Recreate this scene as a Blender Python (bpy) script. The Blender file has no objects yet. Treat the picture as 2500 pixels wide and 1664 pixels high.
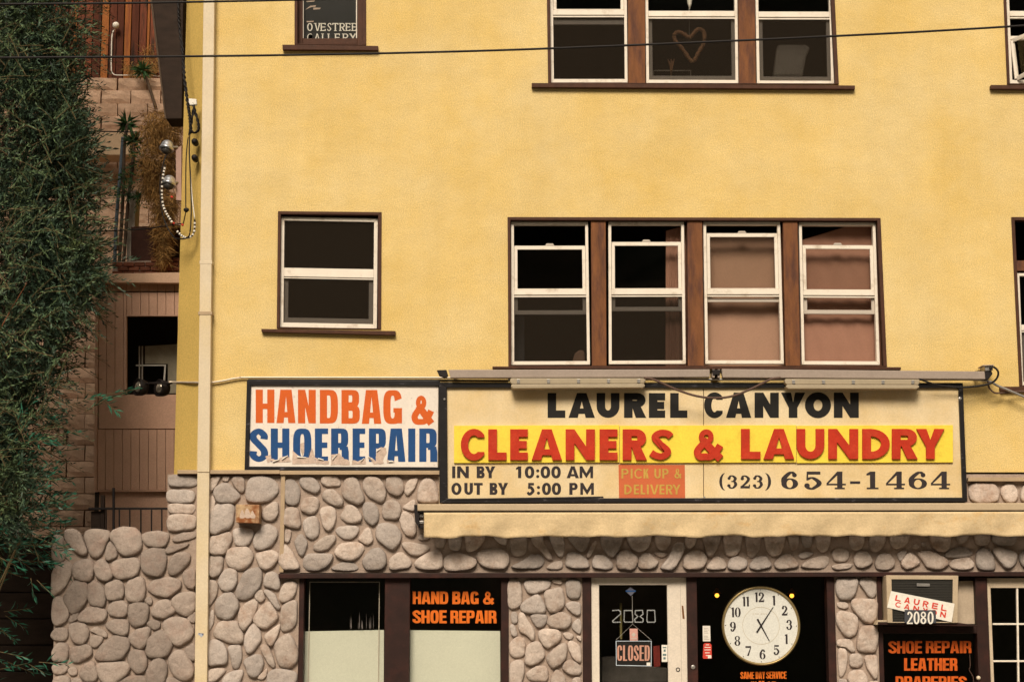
import bpy, bmesh, math, random
from mathutils import Vector, Matrix
from math import radians as R, sin, cos, pi
random.seed(7)
scene = bpy.context.scene
col = scene.collection

# ------------------------------------------------------------------ camera
F_PX, DIST, EYE, PITCH = 4500.0, 19.15, 1.65, 8.53
cam_d = bpy.data.cameras.new('camera')
cam_d.sensor_width = 36.0
cam_d.lens = F_PX / 2500.0 * 36.0
cam_d.clip_end = 1500
cam = bpy.data.objects.new('camera', cam_d)
cam.location = (0, -DIST, EYE)
cam.rotation_euler = (R(90 + PITCH), 0, 0)
col.objects.link(cam)
scene.camera = cam

# ------------------------------------------------------------------ daylight (bright overcast, soft sun from upper left front)
SUN_DIR = Vector((0.11, 0.72, -0.66)).normalized()      # the way the light travels
world = bpy.data.worlds.new('World')
scene.world = world
world.use_nodes = True
nt = world.node_tree
nt.nodes.clear()
wo = nt.nodes.new('ShaderNodeOutputWorld')
bg = nt.nodes.new('ShaderNodeBackground')
sky = nt.nodes.new('ShaderNodeTexSky')
sky.sky_type = 'NISHITA'
sky.sun_disc = False
sky.sun_elevation = math.asin(-SUN_DIR.z)
sky.sun_rotation = math.atan2(-SUN_DIR.x, -SUN_DIR.y)
sky.dust_density = 3.0
hs = nt.nodes.new('ShaderNodeHueSaturation')
hs.inputs['Saturation'].default_value = 0.12        # bright hazy overcast, seen through warm film
nt.links.new(sky.outputs[0], hs.inputs['Color'])
wm = nt.nodes.new('ShaderNodeMixRGB'); wm.blend_type = 'MULTIPLY'; wm.inputs[0].default_value = 1.0
wm.inputs[2].default_value = (1.0, 0.93, 0.80, 1)
nt.links.new(hs.outputs[0], wm.inputs[1])
nt.links.new(wm.outputs[0], bg.inputs['Color'])
bg.inputs['Strength'].default_value = 0.085
nt.links.new(bg.outputs[0], wo.inputs['Surface'])
sun_d = bpy.data.lights.new('sun', 'SUN')
sun_d.energy = 2.1
sun_d.angle = R(22)
sun_d.color = (1.0, 0.9, 0.76)
sun = bpy.data.objects.new('sun', sun_d)
sun.rotation_euler = SUN_DIR.to_track_quat('-Z', 'Y').to_euler()
sun.location = (-10, -20, 30)
col.objects.link(sun)
vs = scene.view_settings
vs.view_transform = 'Standard'
vs.look = 'None'
vs.gamma = 1.0
vs.use_curve_mapping = False
vs.exposure = 0.80
scene.cycles.max_bounces = 6
scene.cycles.transparent_max_bounces = 12

# ------------------------------------------------------------------ survey helpers: a point of the facade measured on the photo, put at its real depth
_th = R(PITCH)
def V(px, py, d=0.0):
    x, z = (px - 1250) / F_PX, -(py - 832) / F_PX
    dy, dz = cos(_th) - z * sin(_th), sin(_th) + z * cos(_th)
    s = (d + DIST) / dy
    return Vector((x * s, d, EYE + dz * s))
class Zm:                                   # survey sheet: origin and scale of an enlarged detail
    def __init__(s, x, y, k): s.x, s.y, s.k = x, y, k
    def __call__(s, a, b): return (s.x + a / s.k, s.y + b / s.k)
    def pts(s, txt):
        return [s(*map(float, p.split(','))) for p in txt.split()]
    def box(s, a, b, c, d):
        x0, y0 = s(a, b); x1, y1 = s(c, d)
        return x0, y0, x1, y1
zA, zB, zC, zD = Zm(0, 0, 2.8), Zm(0, 500, 3.136), Zm(100, 860, 3.563), Zm(100, 1240, 3.681)
zE, zF, zG, zH = Zm(590, 900, 3.5636), Zm(1050, 860, 3.136), Zm(1700, 860, 2.904), Zm(660, 1360, 3.0205)
zI, zJ, zK, zL = Zm(1400, 1360, 3.6246), Zm(1980, 1340, 4.531), Zm(1200, 500, 2.356), Zm(1280, 0, 2.873)
zM, zN, zO, zQ = Zm(620, 0, 6.2), Zm(600, 480, 4.2375), Zm(2300, 0, 6.535), Zm(2300, 480, 3.015)
zU, zP, zW, zX = Zm(400, 1130, 5.6), Zm(480, 1380, 5.521), Zm(680, 1150, 5.6095), Zm(1230, 1400, 5.939)
z3, z4, z5, zR = Zm(1040, 1290, 4.5308), Zm(1540, 1290, 4.5308), Zm(2000, 1290, 4.712), Zm(2380, 840, 3.917)
zT, zS = Zm(370, 300, 4.9), Zm(360, 0, 4.9)

# ------------------------------------------------------------------ materials
MATS = {}
def mat(name, c, rough=0.7, amt=0.12, scale=6.0, grain=0.10, gscale=58.0, bump=0.0, bscale=60.0, metal=0.0,
        c2=None, c2at=(0.5, 0.7), c2scale=3.0, rnd=0.0, stretch=(1, 1, 1), spec=0.22, emit=0.0, island=0.0, streak=0.0, lump=0.0):
    if name in MATS: return MATS[name]
    m = bpy.data.materials.new(name); m.use_nodes = True
    n = m.node_tree; N = n.nodes; L = n.links
    b = N['Principled BSDF']
    b.inputs['Roughness'].default_value = rough
    b.inputs['Metallic'].default_value = metal
    b.inputs['Specular IOR Level'].default_value = spec
    geo = N.new('ShaderNodeNewGeometry')
    mp = N.new('ShaderNodeMapping'); mp.inputs['Scale'].default_value = stretch
    L.new(geo.outputs['Position'], mp.inputs['Vector'])
    def noise(sc, det=3.0, rg=0.55):
        t = N.new('ShaderNodeTexNoise'); t.inputs['Scale'].default_value = sc
        t.inputs['Detail'].default_value = det; t.inputs['Roughness'].default_value = rg
        L.new(mp.outputs[0], t.inputs['Vector']); return t
    def rng(src, lo, hi, a=0.25, z=0.75):
        r = N.new('ShaderNodeMapRange'); r.inputs[1].default_value = a; r.inputs[2].default_value = z
        r.inputs[3].default_value = lo; r.inputs[4].default_value = hi
        L.new(src, r.inputs[0]); return r.outputs[0]
    rgb = N.new('ShaderNodeRGB'); rgb.outputs[0].default_value = (*c, 1)
    cur = rgb.outputs[0]
    if c2 is not None:
        t = noise(c2scale, 5.0, 0.65)
        mx = N.new('ShaderNodeMixRGB'); mx.inputs[2].default_value = (*c2, 1)
        L.new(rng(t.outputs[0], 0, 1, *c2at), mx.inputs[0]); L.new(cur, mx.inputs[1]); cur = mx.outputs[0]
    val = rng(noise(scale, 4.0).outputs[0], 1 - amt, 1 + amt)
    g = rng(noise(gscale, 2.0, 0.7).outputs[0], 1 - grain, 1 + grain)
    mu = N.new('ShaderNodeMath'); mu.operation = 'MULTIPLY'; L.new(val, mu.inputs[0]); L.new(g, mu.inputs[1])
    v = mu.outputs[0]
    if streak:          # faint run marks down the wall, with soft edges
        ms = N.new('ShaderNodeMapping'); ms.inputs['Scale'].default_value = (5.5, 5.5, 0.5); L.new(geo.outputs['Position'], ms.inputs['Vector'])
        ts_ = N.new('ShaderNodeTexNoise'); ts_.inputs['Scale'].default_value = 1.0; ts_.inputs['Detail'].default_value = 5.0; L.new(ms.outputs[0], ts_.inputs['Vector'])
        r3 = rng(ts_.outputs[0], 1 - streak, 1 + streak * .6); m3 = N.new('ShaderNodeMath'); m3.operation = 'MULTIPLY'
        L.new(v, m3.inputs[0]); L.new(r3, m3.inputs[1]); v = m3.outputs[0]
    if rnd or island:
        oi = N.new('ShaderNodeObjectInfo')
        src = oi.outputs['Random'] if rnd else geo.outputs['Random Per Island']
        k = rnd or island
        r = rng(src, 1 - k, 1 + k, 0, 1)
        m2 = N.new('ShaderNodeMath'); m2.operation = 'MULTIPLY'; L.new(v, m2.inputs[0]); L.new(r, m2.inputs[1]); v = m2.outputs[0]
    h = N.new('ShaderNodeHueSaturation'); L.new(cur, h.inputs['Color']); L.new(v, h.inputs['Value'])
    L.new(h.outputs[0], b.inputs['Base Color'])
    if bump:
        bp = N.new('ShaderNodeBump'); bp.inputs['Strength'].default_value = bump; bp.inputs['Distance'].default_value = 0.01
        L.new(noise(bscale, 4.0, 0.6).outputs[0], bp.inputs['Height'])
        if lump:        # trowel waves under the fine texture
            b2 = N.new('ShaderNodeBump'); b2.inputs['Strength'].default_value = lump; b2.inputs['Distance'].default_value = 0.03
            L.new(noise(3.2, 3.0, 0.55).outputs[0], b2.inputs['Height']); L.new(b2.outputs[0], bp.inputs['Normal'])
        L.new(bp.outputs[0], b.inputs['Normal'])
    if emit:
        b.inputs['Emission Color'].default_value = (*c, 1); b.inputs['Emission Strength'].default_value = emit
    MATS[name] = m
    return m
def mat_see(name, tint, glossy_amt, rough=0.02, body=None, cover=0.0):
    """thin pane: see-through, fresnel reflection, an optional dusty or woven cover"""
    m = bpy.data.materials.new(name); m.use_nodes = True
    n = m.node_tree; N = n.nodes; L = n.links; N.clear()
    o = N.new('ShaderNodeOutputMaterial'); tr = N.new('ShaderNodeBsdfTransparent'); tr.inputs[0].default_value = (*tint, 1)
    cur = tr.outputs[0]
    if cover:
        d = N.new('ShaderNodeBsdfDiffuse'); d.inputs[0].default_value = (*body, 1)
        mx = N.new('ShaderNodeMixShader'); mx.inputs[0].default_value = cover
        L.new(cur, mx.inputs[1]); L.new(d.outputs[0], mx.inputs[2]); cur = mx.outputs[0]
    if glossy_amt:
        g = N.new('ShaderNodeBsdfGlossy'); g.inputs['Roughness'].default_value = rough
        f = N.new('ShaderNodeFresnel'); f.inputs[0].default_value = glossy_amt
        ge = N.new('ShaderNodeNewGeometry'); q = N.new('ShaderNodeMath'); q.operation = 'SUBTRACT'; q.inputs[0].default_value = 1.0
        L.new(ge.outputs['Backfacing'], q.inputs[1]); w = N.new('ShaderNodeMath'); w.operation = 'MULTIPLY'; L.new(f.outputs[0], w.inputs[0]); L.new(q.outputs[0], w.inputs[1])
        mx = N.new('ShaderNodeMixShader'); L.new(w.outputs[0], mx.inputs[0])
        L.new(cur, mx.inputs[1]); L.new(g.outputs[0], mx.inputs[2]); cur = mx.outputs[0]
    L.new(cur, o.inputs[0]); MATS[name] = m
    return m
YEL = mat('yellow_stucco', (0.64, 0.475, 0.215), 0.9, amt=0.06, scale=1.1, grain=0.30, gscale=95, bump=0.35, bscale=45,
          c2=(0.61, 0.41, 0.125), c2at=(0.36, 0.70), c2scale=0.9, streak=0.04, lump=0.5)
YEL_SHADE = mat('yellow_stucco_shaded', (0.60, 0.40, 0.11), 0.9, amt=0.08, scale=1.5, grain=0.17, gscale=52, bump=0.35, bscale=45)  # deeper copy of the stucco; shade of the turned wall is in the colour
WHITE = mat('white_vinyl', (0.72, 0.63, 0.52), 0.45, amt=0.04, scale=5, grain=0.04, c2=(0.46, 0.36, 0.26), c2at=(0.55, 0.78), c2scale=7, streak=0.06)
GREY_SHADED = mat('grey_and_shaded_white', (0.46, 0.39, 0.32), 0.5, amt=0.05, grain=0.04)  # shade put into the white of lower sashes; plain grey on other parts
BROWN = mat('brown_paint', (0.060, 0.022, 0.010), 0.65, amt=0.25, scale=14, grain=0.12, c2=(0.30, 0.2, 0.16), c2at=(0.72, 0.76), c2scale=22, stretch=(1, 1, 0.6), bump=0.2)
RUSTY = mat('weathered_brown_wood', (0.165, 0.062, 0.022), 0.75, amt=0.25, scale=6, grain=0.12, c2=(0.075, 0.03, 0.02), c2at=(0.45, 0.68), c2scale=4, stretch=(2.2, 1, 0.5), bump=0.3)
MAROON = mat('dark_maroon_paint', (0.024, 0.009, 0.006), 0.55, amt=0.25, scale=8, grain=0.12, c2=(0.05, 0.014, 0.009), c2at=(0.5, 0.75), c2scale=5)
CREAM = mat('cream_metal_paint', (0.60, 0.49, 0.34), 0.5, amt=0.05, scale=3, grain=0.08, c2=(0.58, 0.44, 0.24), c2at=(0.4, 0.7), c2scale=0.8)
TAN = mat('tan_trim_paint', (0.38, 0.27, 0.165), 0.7, amt=0.1, scale=8, grain=0.09, bump=0.15)
STONE = mat('river_stone', (0.43, 0.345, 0.285), 0.92, amt=0.15, scale=9, grain=0.15, gscale=52, bump=1.0, bscale=26, rnd=0.2, lump=0.35,
            c2=(0.32, 0.225, 0.17), c2at=(0.48, 0.70), c2scale=6)
STONE_SHADE = mat('river_stone_shaded', (0.275, 0.215, 0.175), 0.92, amt=0.15, scale=9, grain=0.15, gscale=52, bump=0.9, bscale=30, rnd=0.2,
            c2=(0.26, 0.18, 0.14), c2at=(0.5, 0.72), c2scale=5)  # stones darkened in colour for the tree's shade on the garden wall
STONE2 = mat('river_stone_cool', (0.39, 0.325, 0.28), 0.92, amt=0.2, scale=14, grain=0.16, bump=1.0, bscale=24, rnd=0.22, lump=0.35,
            c2=(0.30, 0.24, 0.20), c2at=(0.45, 0.7), c2scale=7)
MORTAR = mat('mortar', (0.33, 0.245, 0.19), 0.95, amt=0.14, scale=7, grain=0.12, bump=0.8, bscale=30)
BLACKF = mat('black_frame_paint', (0.012, 0.010, 0.010), 0.4, amt=0.3, grain=0.1, c2=(0.10, 0.09, 0.10), c2at=(0.6, 0.74), c2scale=7, stretch=(1, 1, 3))
BLACK = mat('black_vinyl', (0.010, 0.008, 0.006), 0.5, amt=0.1, grain=0.1)
BOARD = mat('cream_sign_board', (0.67, 0.53, 0.325), 0.6, amt=0.06, scale=3, grain=0.10, c2=(0.60, 0.42, 0.19), c2at=(.4,.7), c2scale=1.2, streak=0.06)
YBOARD = mat('yellow_sign_board', (0.76, 0.56, 0.055), 0.6, amt=0.06, scale=5, grain=0.08, c2=(0.62, 0.44, 0.04), c2at=(0.55, 0.75), c2scale=4, bump=0.25, bscale=25)
REDL = mat('red_letter_paint', (0.42, 0.024, 0.005), 0.65, amt=0.12, scale=8, grain=0.1, bump=0.35, bscale=30, c2=(0.48, 0.045, 0.012), c2at=(0.5, 0.75), c2scale=6)
PATCH = mat('faded_orange_board', (0.50, 0.115, 0.04), 0.6, amt=0.07, grain=0.07)
PATCHT = mat('faded_olive_lettering', (0.46, 0.28, 0.055), 0.6, amt=0.1, grain=0.1)
INK = mat('charcoal_lettering', (0.028, 0.020, 0.020), 0.6, amt=0.2, grain=0.15, scale=20)
WBOARD = mat('white_sign_board', (0.70, 0.61, 0.52), 0.6, amt=0.05, grain=0.06, c2=(0.50, 0.40, 0.33), c2at=(0.6, 0.7), c2scale=16)
ORANGE = mat('orange_vinyl', (0.56, 0.095, 0.010), 0.5, amt=0.05, grain=0.07)
BLUE = mat('blue_vinyl', (0.010, 0.055, 0.17), 0.5, amt=0.1, grain=0.1, scale=9)
TORN = mat('torn_vinyl_backing', (0.50, 0.37, 0.29), 0.8, amt=0.2, scale=25, grain=0.12, bump=0.5)
NEON = mat('orange_window_lettering', (0.62, 0.125, 0.008), 0.55, amt=0.06, grain=0.08)
PAPER = mat('pale_window_paper', (0.62, 0.61, 0.51), 0.8, amt=0.05, scale=1.4, grain=0.06)
SILVER = mat('galvanised_steel', (0.36, 0.33, 0.30), 0.35, metal=0.7, amt=0.12, grain=0.06)
PIPEW = mat('pale_conduit', (0.55, 0.45, 0.34), 0.4, metal=0.3, amt=0.1)
BEAM = mat('grey_painted_beam', (0.30, 0.235, 0.19), 0.6, amt=0.06, grain=0.1)
LAMPB = mat('beige_plastic_lens', (0.34, 0.27, 0.18), 0.45, amt=0.06, grain=0.06)
CABLE = mat('black_cable', (0.012, 0.009, 0.008), 0.6, amt=0.1)
CABLEB = mat('brown_cable', (0.09, 0.05, 0.035), 0.6, amt=0.1)
CANVAS = mat('tan_canvas', (0.56, 0.415, 0.235), 0.95, amt=0.09, scale=4, grain=0.13, streak=0.07, bump=0.8, bscale=9, lump=0.5, stretch=(1, 1, 1.3), c2=(0.52, 0.32, 0.13), c2at=(0.55, 0.8), c2scale=5)
AWNBOX = mat('tan_awning_box', (0.44, 0.33, 0.21), 0.6, amt=0.06, grain=0.08)
SHED = mat('brown_shed_siding', (0.54, 0.325, 0.225), 0.85, amt=0.1, scale=3, grain=0.12, gscale=55, bump=0.3)
SHEDT = mat('pale_brown_trim', (0.62, 0.40, 0.27), 0.85, amt=0.15, scale=5, grain=0.1)
DARKW = mat('dark_timber', (0.030, 0.018, 0.012), 0.85, amt=0.3, scale=5, grain=0.15, stretch=(1, 1, 3), bump=0.4)
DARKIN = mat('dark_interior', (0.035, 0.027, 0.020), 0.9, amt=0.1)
BLOCK = mat('split_face_block', (0.44, 0.29, 0.20), 0.95, amt=0.18, scale=9, grain=0.14, gscale=60, bump=1.0, bscale=22, rnd=0.12, c2=(0.36, 0.23, 0.15), c2at=(0.45, 0.7), c2scale=2)
BRICK = mat('old_brick', (0.17, 0.062, 0.035), 0.95, amt=0.25, scale=12, bump=0.8, rnd=0.3)
PLANK = mat('weathered_red_plank', (0.165, 0.048, 0.024), 0.9, amt=0.4, scale=3, grain=0.15, stretch=(3, 1, 0.35), rnd=0.5, c2=(0.035, 0.018, 0.012), c2at=(0.5, 0.62), c2scale=3, bump=0.5)
PLANKO = mat('raw_orange_plank', (0.30, 0.105, 0.028), 0.9, amt=0.3, scale=3, grain=0.15, stretch=(3, 1, 0.35), bump=0.5, c2=(0.16, 0.05, 0.02), c2at=(0.5, 0.65), c2scale=3)
IRON = mat('black_iron', (0.012, 0.008, 0.007), 0.6, amt=0.2)
LEAF = mat('olive_leaf', (0.034, 0.058, 0.033), 0.55, amt=0.3, scale=2.0, grain=0.2, island=0.75, c2=(0.08, 0.10, 0.035), c2at=(0.52, 0.66), c2scale=1.6)
LEAF_LIT = mat('lit_leaf', (0.085, 0.125, 0.055), 0.5, amt=0.25, scale=3, island=0.5)  # lighter leaf colour standing in for sunlit sprays
LEAFB = mat('bamboo_leaf', (0.022, 0.10, 0.058), 0.4, amt=0.3, scale=2.0, island=0.4)
YUCCA = mat('yucca_leaf', (0.035, 0.085, 0.030), 0.5, amt=0.3, island=0.4)
DRY = mat('dry_fronds', (0.27, 0.145, 0.045), 0.9, amt=0.4, island=0.5)
BARK = mat('grey_bark', (0.09, 0.06, 0.04), 0.95, amt=0.3, bump=0.8)
TWIG = mat('twig_bark', (0.12, 0.085, 0.04), 0.9, amt=0.2)
GLASS = mat_see('window_glass', (0.93, 0.93, 0.92), 1.45)
SHOPG = mat_see('shop_glass', (0.95, 0.95, 0.93), 1.40)
SCREEN = mat_see('insect_screen', (0.9, 0.9, 0.9), 0, body=(0.035, 0.026, 0.018), cover=0.30)
CURT = mat('pink_brown_curtain', (0.27, 0.135, 0.088), 0.9, amt=0.07, scale=4, grain=0.06)
BLIND = mat('tan_blind', (0.31, 0.178, 0.115), 0.9, amt=0.05, scale=3, grain=0.06)
BULB = mat('warm_bulb', (1.0, 0.38, 0.04), 0.3, emit=1.8)
RUSTBOX = mat('rusty_metal', (0.24, 0.08, 0.025), 0.8, amt=0.3, scale=16, c2=(0.38, 0.25, 0.14), c2at=(0.42, 0.6), c2scale=8)
FACE = mat('clock_face_paper', (0.60, 0.58, 0.52), 0.6, amt=0.04, grain=0.12, gscale=60)
BRASS = mat('brass_rim', (0.32, 0.23, 0.10), 0.35, metal=0.6, amt=0.1)
RED = mat('red_ink', (0.55, 0.05, 0.03), 0.6)
PINK = mat('salmon_ink', (0.46, 0.23, 0.16), 0.6)
WPAPER = mat('white_paper', (0.70, 0.64, 0.55), 0.7, amt=0.05)
ASPHALT = mat('asphalt', (0.05, 0.048, 0.045), 0.95, amt=0.2, bump=0.5)
CONC = mat('concrete', (0.30, 0.27, 0.23), 0.9, amt=0.15, scale=2, bump=0.3)
HILL = mat('scrub_hillside', (0.055, 0.060, 0.028), 1.0, amt=0.4, scale=0.35, c2=(0.14, 0.10, 0.055), c2at=(0.5, 0.6), c2scale=0.12)
WREATH = mat('dried_vine', (0.42, 0.21, 0.11), 0.9, amt=0.3, scale=40, bump=0.6)
GRILLE = mat('dark_grille', (0.045, 0.040, 0.032), 0.6, amt=0.1, grain=0.2)
STRING = mat('pale_string', (0.42, 0.38, 0.33), 0.8)

# ------------------------------------------------------------------ object helpers
WORLD_LOC = {}
def put(o, parent, loc):
    WORLD_LOC[o.name] = Vector(loc)
    if parent is not None:
        o.parent = parent
        o.location = Vector(loc) - WORLD_LOC[parent.name]
    else:
        o.location = loc
    col.objects.link(o)
def tag(o, label=None, category=None, group=None, kind=None):
    if label: o['label'] = label
    if category: o['category'] = category
    if group: o['group'] = group
    if kind: o['kind'] = kind
    return o
def thing(name, label, category, loc, group=None):
    o = bpy.data.objects.new(name, None)
    o.empty_display_size = 0.2
    put(o, None, loc)
    return tag(o, label, category, group)
class Sink:                                 # collects letters: each becomes a part of its own
    def __init__(s): s.items = []
def build(name, bm, m, parent=None, smooth=False, bevel=0.0, label=None, kind=None, category=None, group=None, fix=True):
    if isinstance(bm, Sink):
        for nm, b in bm.items: build(nm, b, m, parent)
        return
    if fix: bmesh.ops.recalc_face_normals(bm, faces=bm.faces)
    me = bpy.data.meshes.new(name)
    bm.to_mesh(me); bm.free()
    return build_mesh(name, me, m, parent, smooth, bevel, label, kind, category, group)
def build_mesh(name, me, m, parent=None, smooth=False, bevel=0.0, label=None, kind=None, category=None, group=None):
    xs = [v.co for v in me.vertices]
    lo = Vector([min(c[i] for c in xs) for i in range(3)]); hi = Vector([max(c[i] for c in xs) for i in range(3)])
    c = (lo + hi) / 2
    if parent is None: c.z = lo.z
    me.transform(Matrix.Translation(-c))
    me.materials.append(m)
    if smooth: me.polygons.foreach_set('use_smooth', [True] * len(me.polygons))
    o = bpy.data.objects.new(name, me)
    put(o, parent, c)
    if bevel:
        b = o.modifiers.new('bevel', 'BEVEL'); b.width = bevel; b.segments = 2; b.limit_method = 'ANGLE'; b.angle_limit = R(40)
    return tag(o, label, category, group, kind)
def prism3(bm, pts, thick, front_smaller=0.0):
    """closed slab: pts is the front outline (3-D, at one y), thick goes back (+y)"""
    a = [bm.verts.new(p) for p in pts]
    b = [bm.verts.new(p + Vector((0, thick, 0))) for p in pts]
    bm.faces.new(a); bm.faces.new(list(reversed(b)))
    n = len(a)
    for i in range(n):
        bm.faces.new((a[i], b[i], b[(i + 1) % n], a[(i + 1) % n]))
def prism(bm, pts_px, d, thick):
    prism3(bm, [V(x, y, d) for x, y in pts_px], thick)
def rect(bm, x0, y0, x1, y1, d, thick):
    prism(bm, [(x0, y0), (x1, y0), (x1, y1), (x0, y1)], d, thick)
def box3(bm, x0, x1, y0, y1, z0, z1):
    prism3(bm, [Vector((x0, y0, z0)), Vector((x1, y0, z0)), Vector((x1, y0, z1)), Vector((x0, y0, z1))], y1 - y0)
def slab(name, pts_px, d, thick, m, parent=None, bevel=0.003, **k):
    bm = bmesh.new(); prism(bm, pts_px, d, thick)
    return build(name, bm, m, parent, bevel=bevel, **k)
def rslab(name, x0, y0, x1, y1, d, thick, m, parent=None, bevel=0.003, **k):
    return slab(name, [(x0, y0), (x1, y0), (x1, y1), (x0, y1)], d, thick, m, parent, bevel, **k)
def quad(q):
    (ax, ay), (bx, by), (cx, cy), (dx, dy) = q       # tl, tr, br, bl
    def f(u, v):
        return ((ax * (1 - u) + bx * u) * (1 - v) + (dx * (1 - u) + cx * u) * v,
                (ay * (1 - u) + by * u) * (1 - v) + (dy * (1 - u) + cy * u) * v)
    return f
def ring(bm, f, u0, v0, u1, v1, wl, wt, wr, wb, d, thick):
    """mitred rectangular ring in the coordinates of quad f (v down)"""
    o = [(u0, v0), (u1, v0), (u1, v1), (u0, v1)]
    i = [(u0 + wl, v0 + wt), (u1 - wr, v0 + wt), (u1 - wr, v1 - wb), (u0 + wl, v1 - wb)]
    for k in range(4):
        j = (k + 1) % 4
        prism(bm, [f(*o[k]), f(*o[j]), f(*i[j]), f(*i[k])], d, thick)
def tube(bm, pts, r, seg=8, closed=False):
    n = len(pts); rings = []
    up = Vector((0, 0, 1))
    for i, p in enumerate(pts):
        a = pts[i - 1] if (i > 0 or closed) else p
        b = pts[(i + 1) % n] if (i < n - 1 or closed) else p
        t = (b - a).normalized()
        s = t.cross(up)
        if s.length < 0.15: s = t.cross(Vector((1, 0, 0)))
        s.normalize(); w = s.cross(t)
        rr = r[i] if isinstance(r, (list, tuple)) else r
        rings.append([bm.verts.new(p + (s * cos(2 * pi * k / seg) + w * sin(2 * pi * k / seg)) * rr) for k in range(seg)])
    m = n if closed else n - 1
    for i in range(m):
        A, B = rings[i], rings[(i + 1) % n]
        for k in range(seg):
            bm.faces.new((A[k], A[(k + 1) % seg], B[(k + 1) % seg], B[k]))
    if not closed:
        bm.faces.new(list(reversed(rings[0]))); bm.faces.new(rings[-1])
def smooth_path(pts, sub=6, closed=False):
    out = []; n = len(pts)
    rngs = range(n) if closed else range(n - 1)
    for i in rngs:
        p0 = pts[(i - 1) % n] if closed else pts[max(i - 1, 0)]
        p1 = pts[i]; p2 = pts[(i + 1) % n]
        p3 = pts[(i + 2) % n] if closed else pts[min(i + 2, n - 1)]
        for s in range(sub):
            t = s / sub
            out.append(0.5 * ((2 * p1) + (-p0 + p2) * t + (2 * p0 - 5 * p1 + 4 * p2 - p3) * t * t + (-p0 + 3 * p1 - 3 * p2 + p3) * t ** 3))
    if not closed: out.append(pts[-1].copy())
    return out
def lathe(bm, c, axis, prof, seg=20):
    """prof: list of (distance along axis, radius)"""
    axis = axis.normalized()
    s = axis.cross(Vector((0, 0, 1)))
    if s.length < 0.1: s = axis.cross(Vector((1, 0, 0)))
    s.normalize(); w = s.cross(axis)
    rs = []
    for h, r in prof:
        rs.append([bm.verts.new(c + axis * h + (s * cos(2 * pi * k / seg) + w * sin(2 * pi * k / seg)) * max(r, 1e-4)) for k in range(seg)])
    for A, B in zip(rs, rs[1:]):
        for k in range(seg):
            bm.faces.new((A[k], A[(k + 1) % seg], B[(k + 1) % seg], B[k]))
    bm.faces.new(list(reversed(rs[0]))); bm.faces.new(rs[-1])

# ------------------------------------------------------------------ lettering: own outlines, every letter a set of cut shapes
def _rc(x0, y0, x1, y1): return [(x0, y0), (x1, y0), (x1, y1), (x0, y1)]
def _se(cx, cy, rx, ry, a, n):
    c, s = cos(a), sin(a)
    return (cx + rx * math.copysign(abs(c) ** (2 / n), c), cy + ry * math.copysign(abs(s) ** (2 / n), s))
def _arc(cx, cy, rx, ry, irx, iry, a0, a1, n=2.0, k=14):
    an = [R(a0 + (a1 - a0) * i / k) for i in range(k + 1)]
    return [_se(cx, cy, rx, ry, a, n) for a in an] + [_se(cx, cy, irx, iry, a, n) for a in reversed(an)]
def _ring(cx, cy, rx, ry, irx, iry, n=2.0):
    return [_arc(cx, cy, rx, ry, irx, iry, -90, 90, n), _arc(cx, cy, rx, ry, irx, iry, 90, 270, n)]
def _disc(cx, cy, rx, ry, k=14): return [(cx + rx * cos(2 * pi * i / k), cy + ry * sin(2 * pi * i / k)) for i in range(k)]
def _pen(pts, t, b, sub=7, ends=None):
    P = smooth_path([Vector((x, y, 0)) for x, y in pts], sub)
    Lf, Rt = [], []
    m = len(P)
    for i, p in enumerate(P):
        d = (P[min(i + 1, m - 1)] - P[max(i - 1, 0)]).normalized()
        w = math.hypot(t * d.y, b * d.x) / 2
        if ends and i < m * 0.2: w *= ends[0] + (1 - ends[0]) * i / (m * 0.2)
        if ends and i > m * 0.8: w *= ends[1] + (1 - ends[1]) * (m - 1 - i) / (m * 0.2)
        nx, ny = -d.y * w, d.x * w
        Lf.append((p.x + nx, p.y + ny)); Rt.append((p.x - nx, p.y - ny))
    return [Lf + Rt[::-1]]
def _bowl(x0, w, y0, y1, t, b, rx, n):
    cx, cy, ry = w - rx, (y0 + y1) / 2, (y1 - y0) / 2
    o = [_arc(cx, cy, rx, ry, rx - t, ry - b, -90, 90, n)]
    if cx > x0 + 1e-3: o += [_rc(x0, y0, cx, y0 + b), _rc(x0, y1 - b, cx, y1)]
    return o
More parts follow.
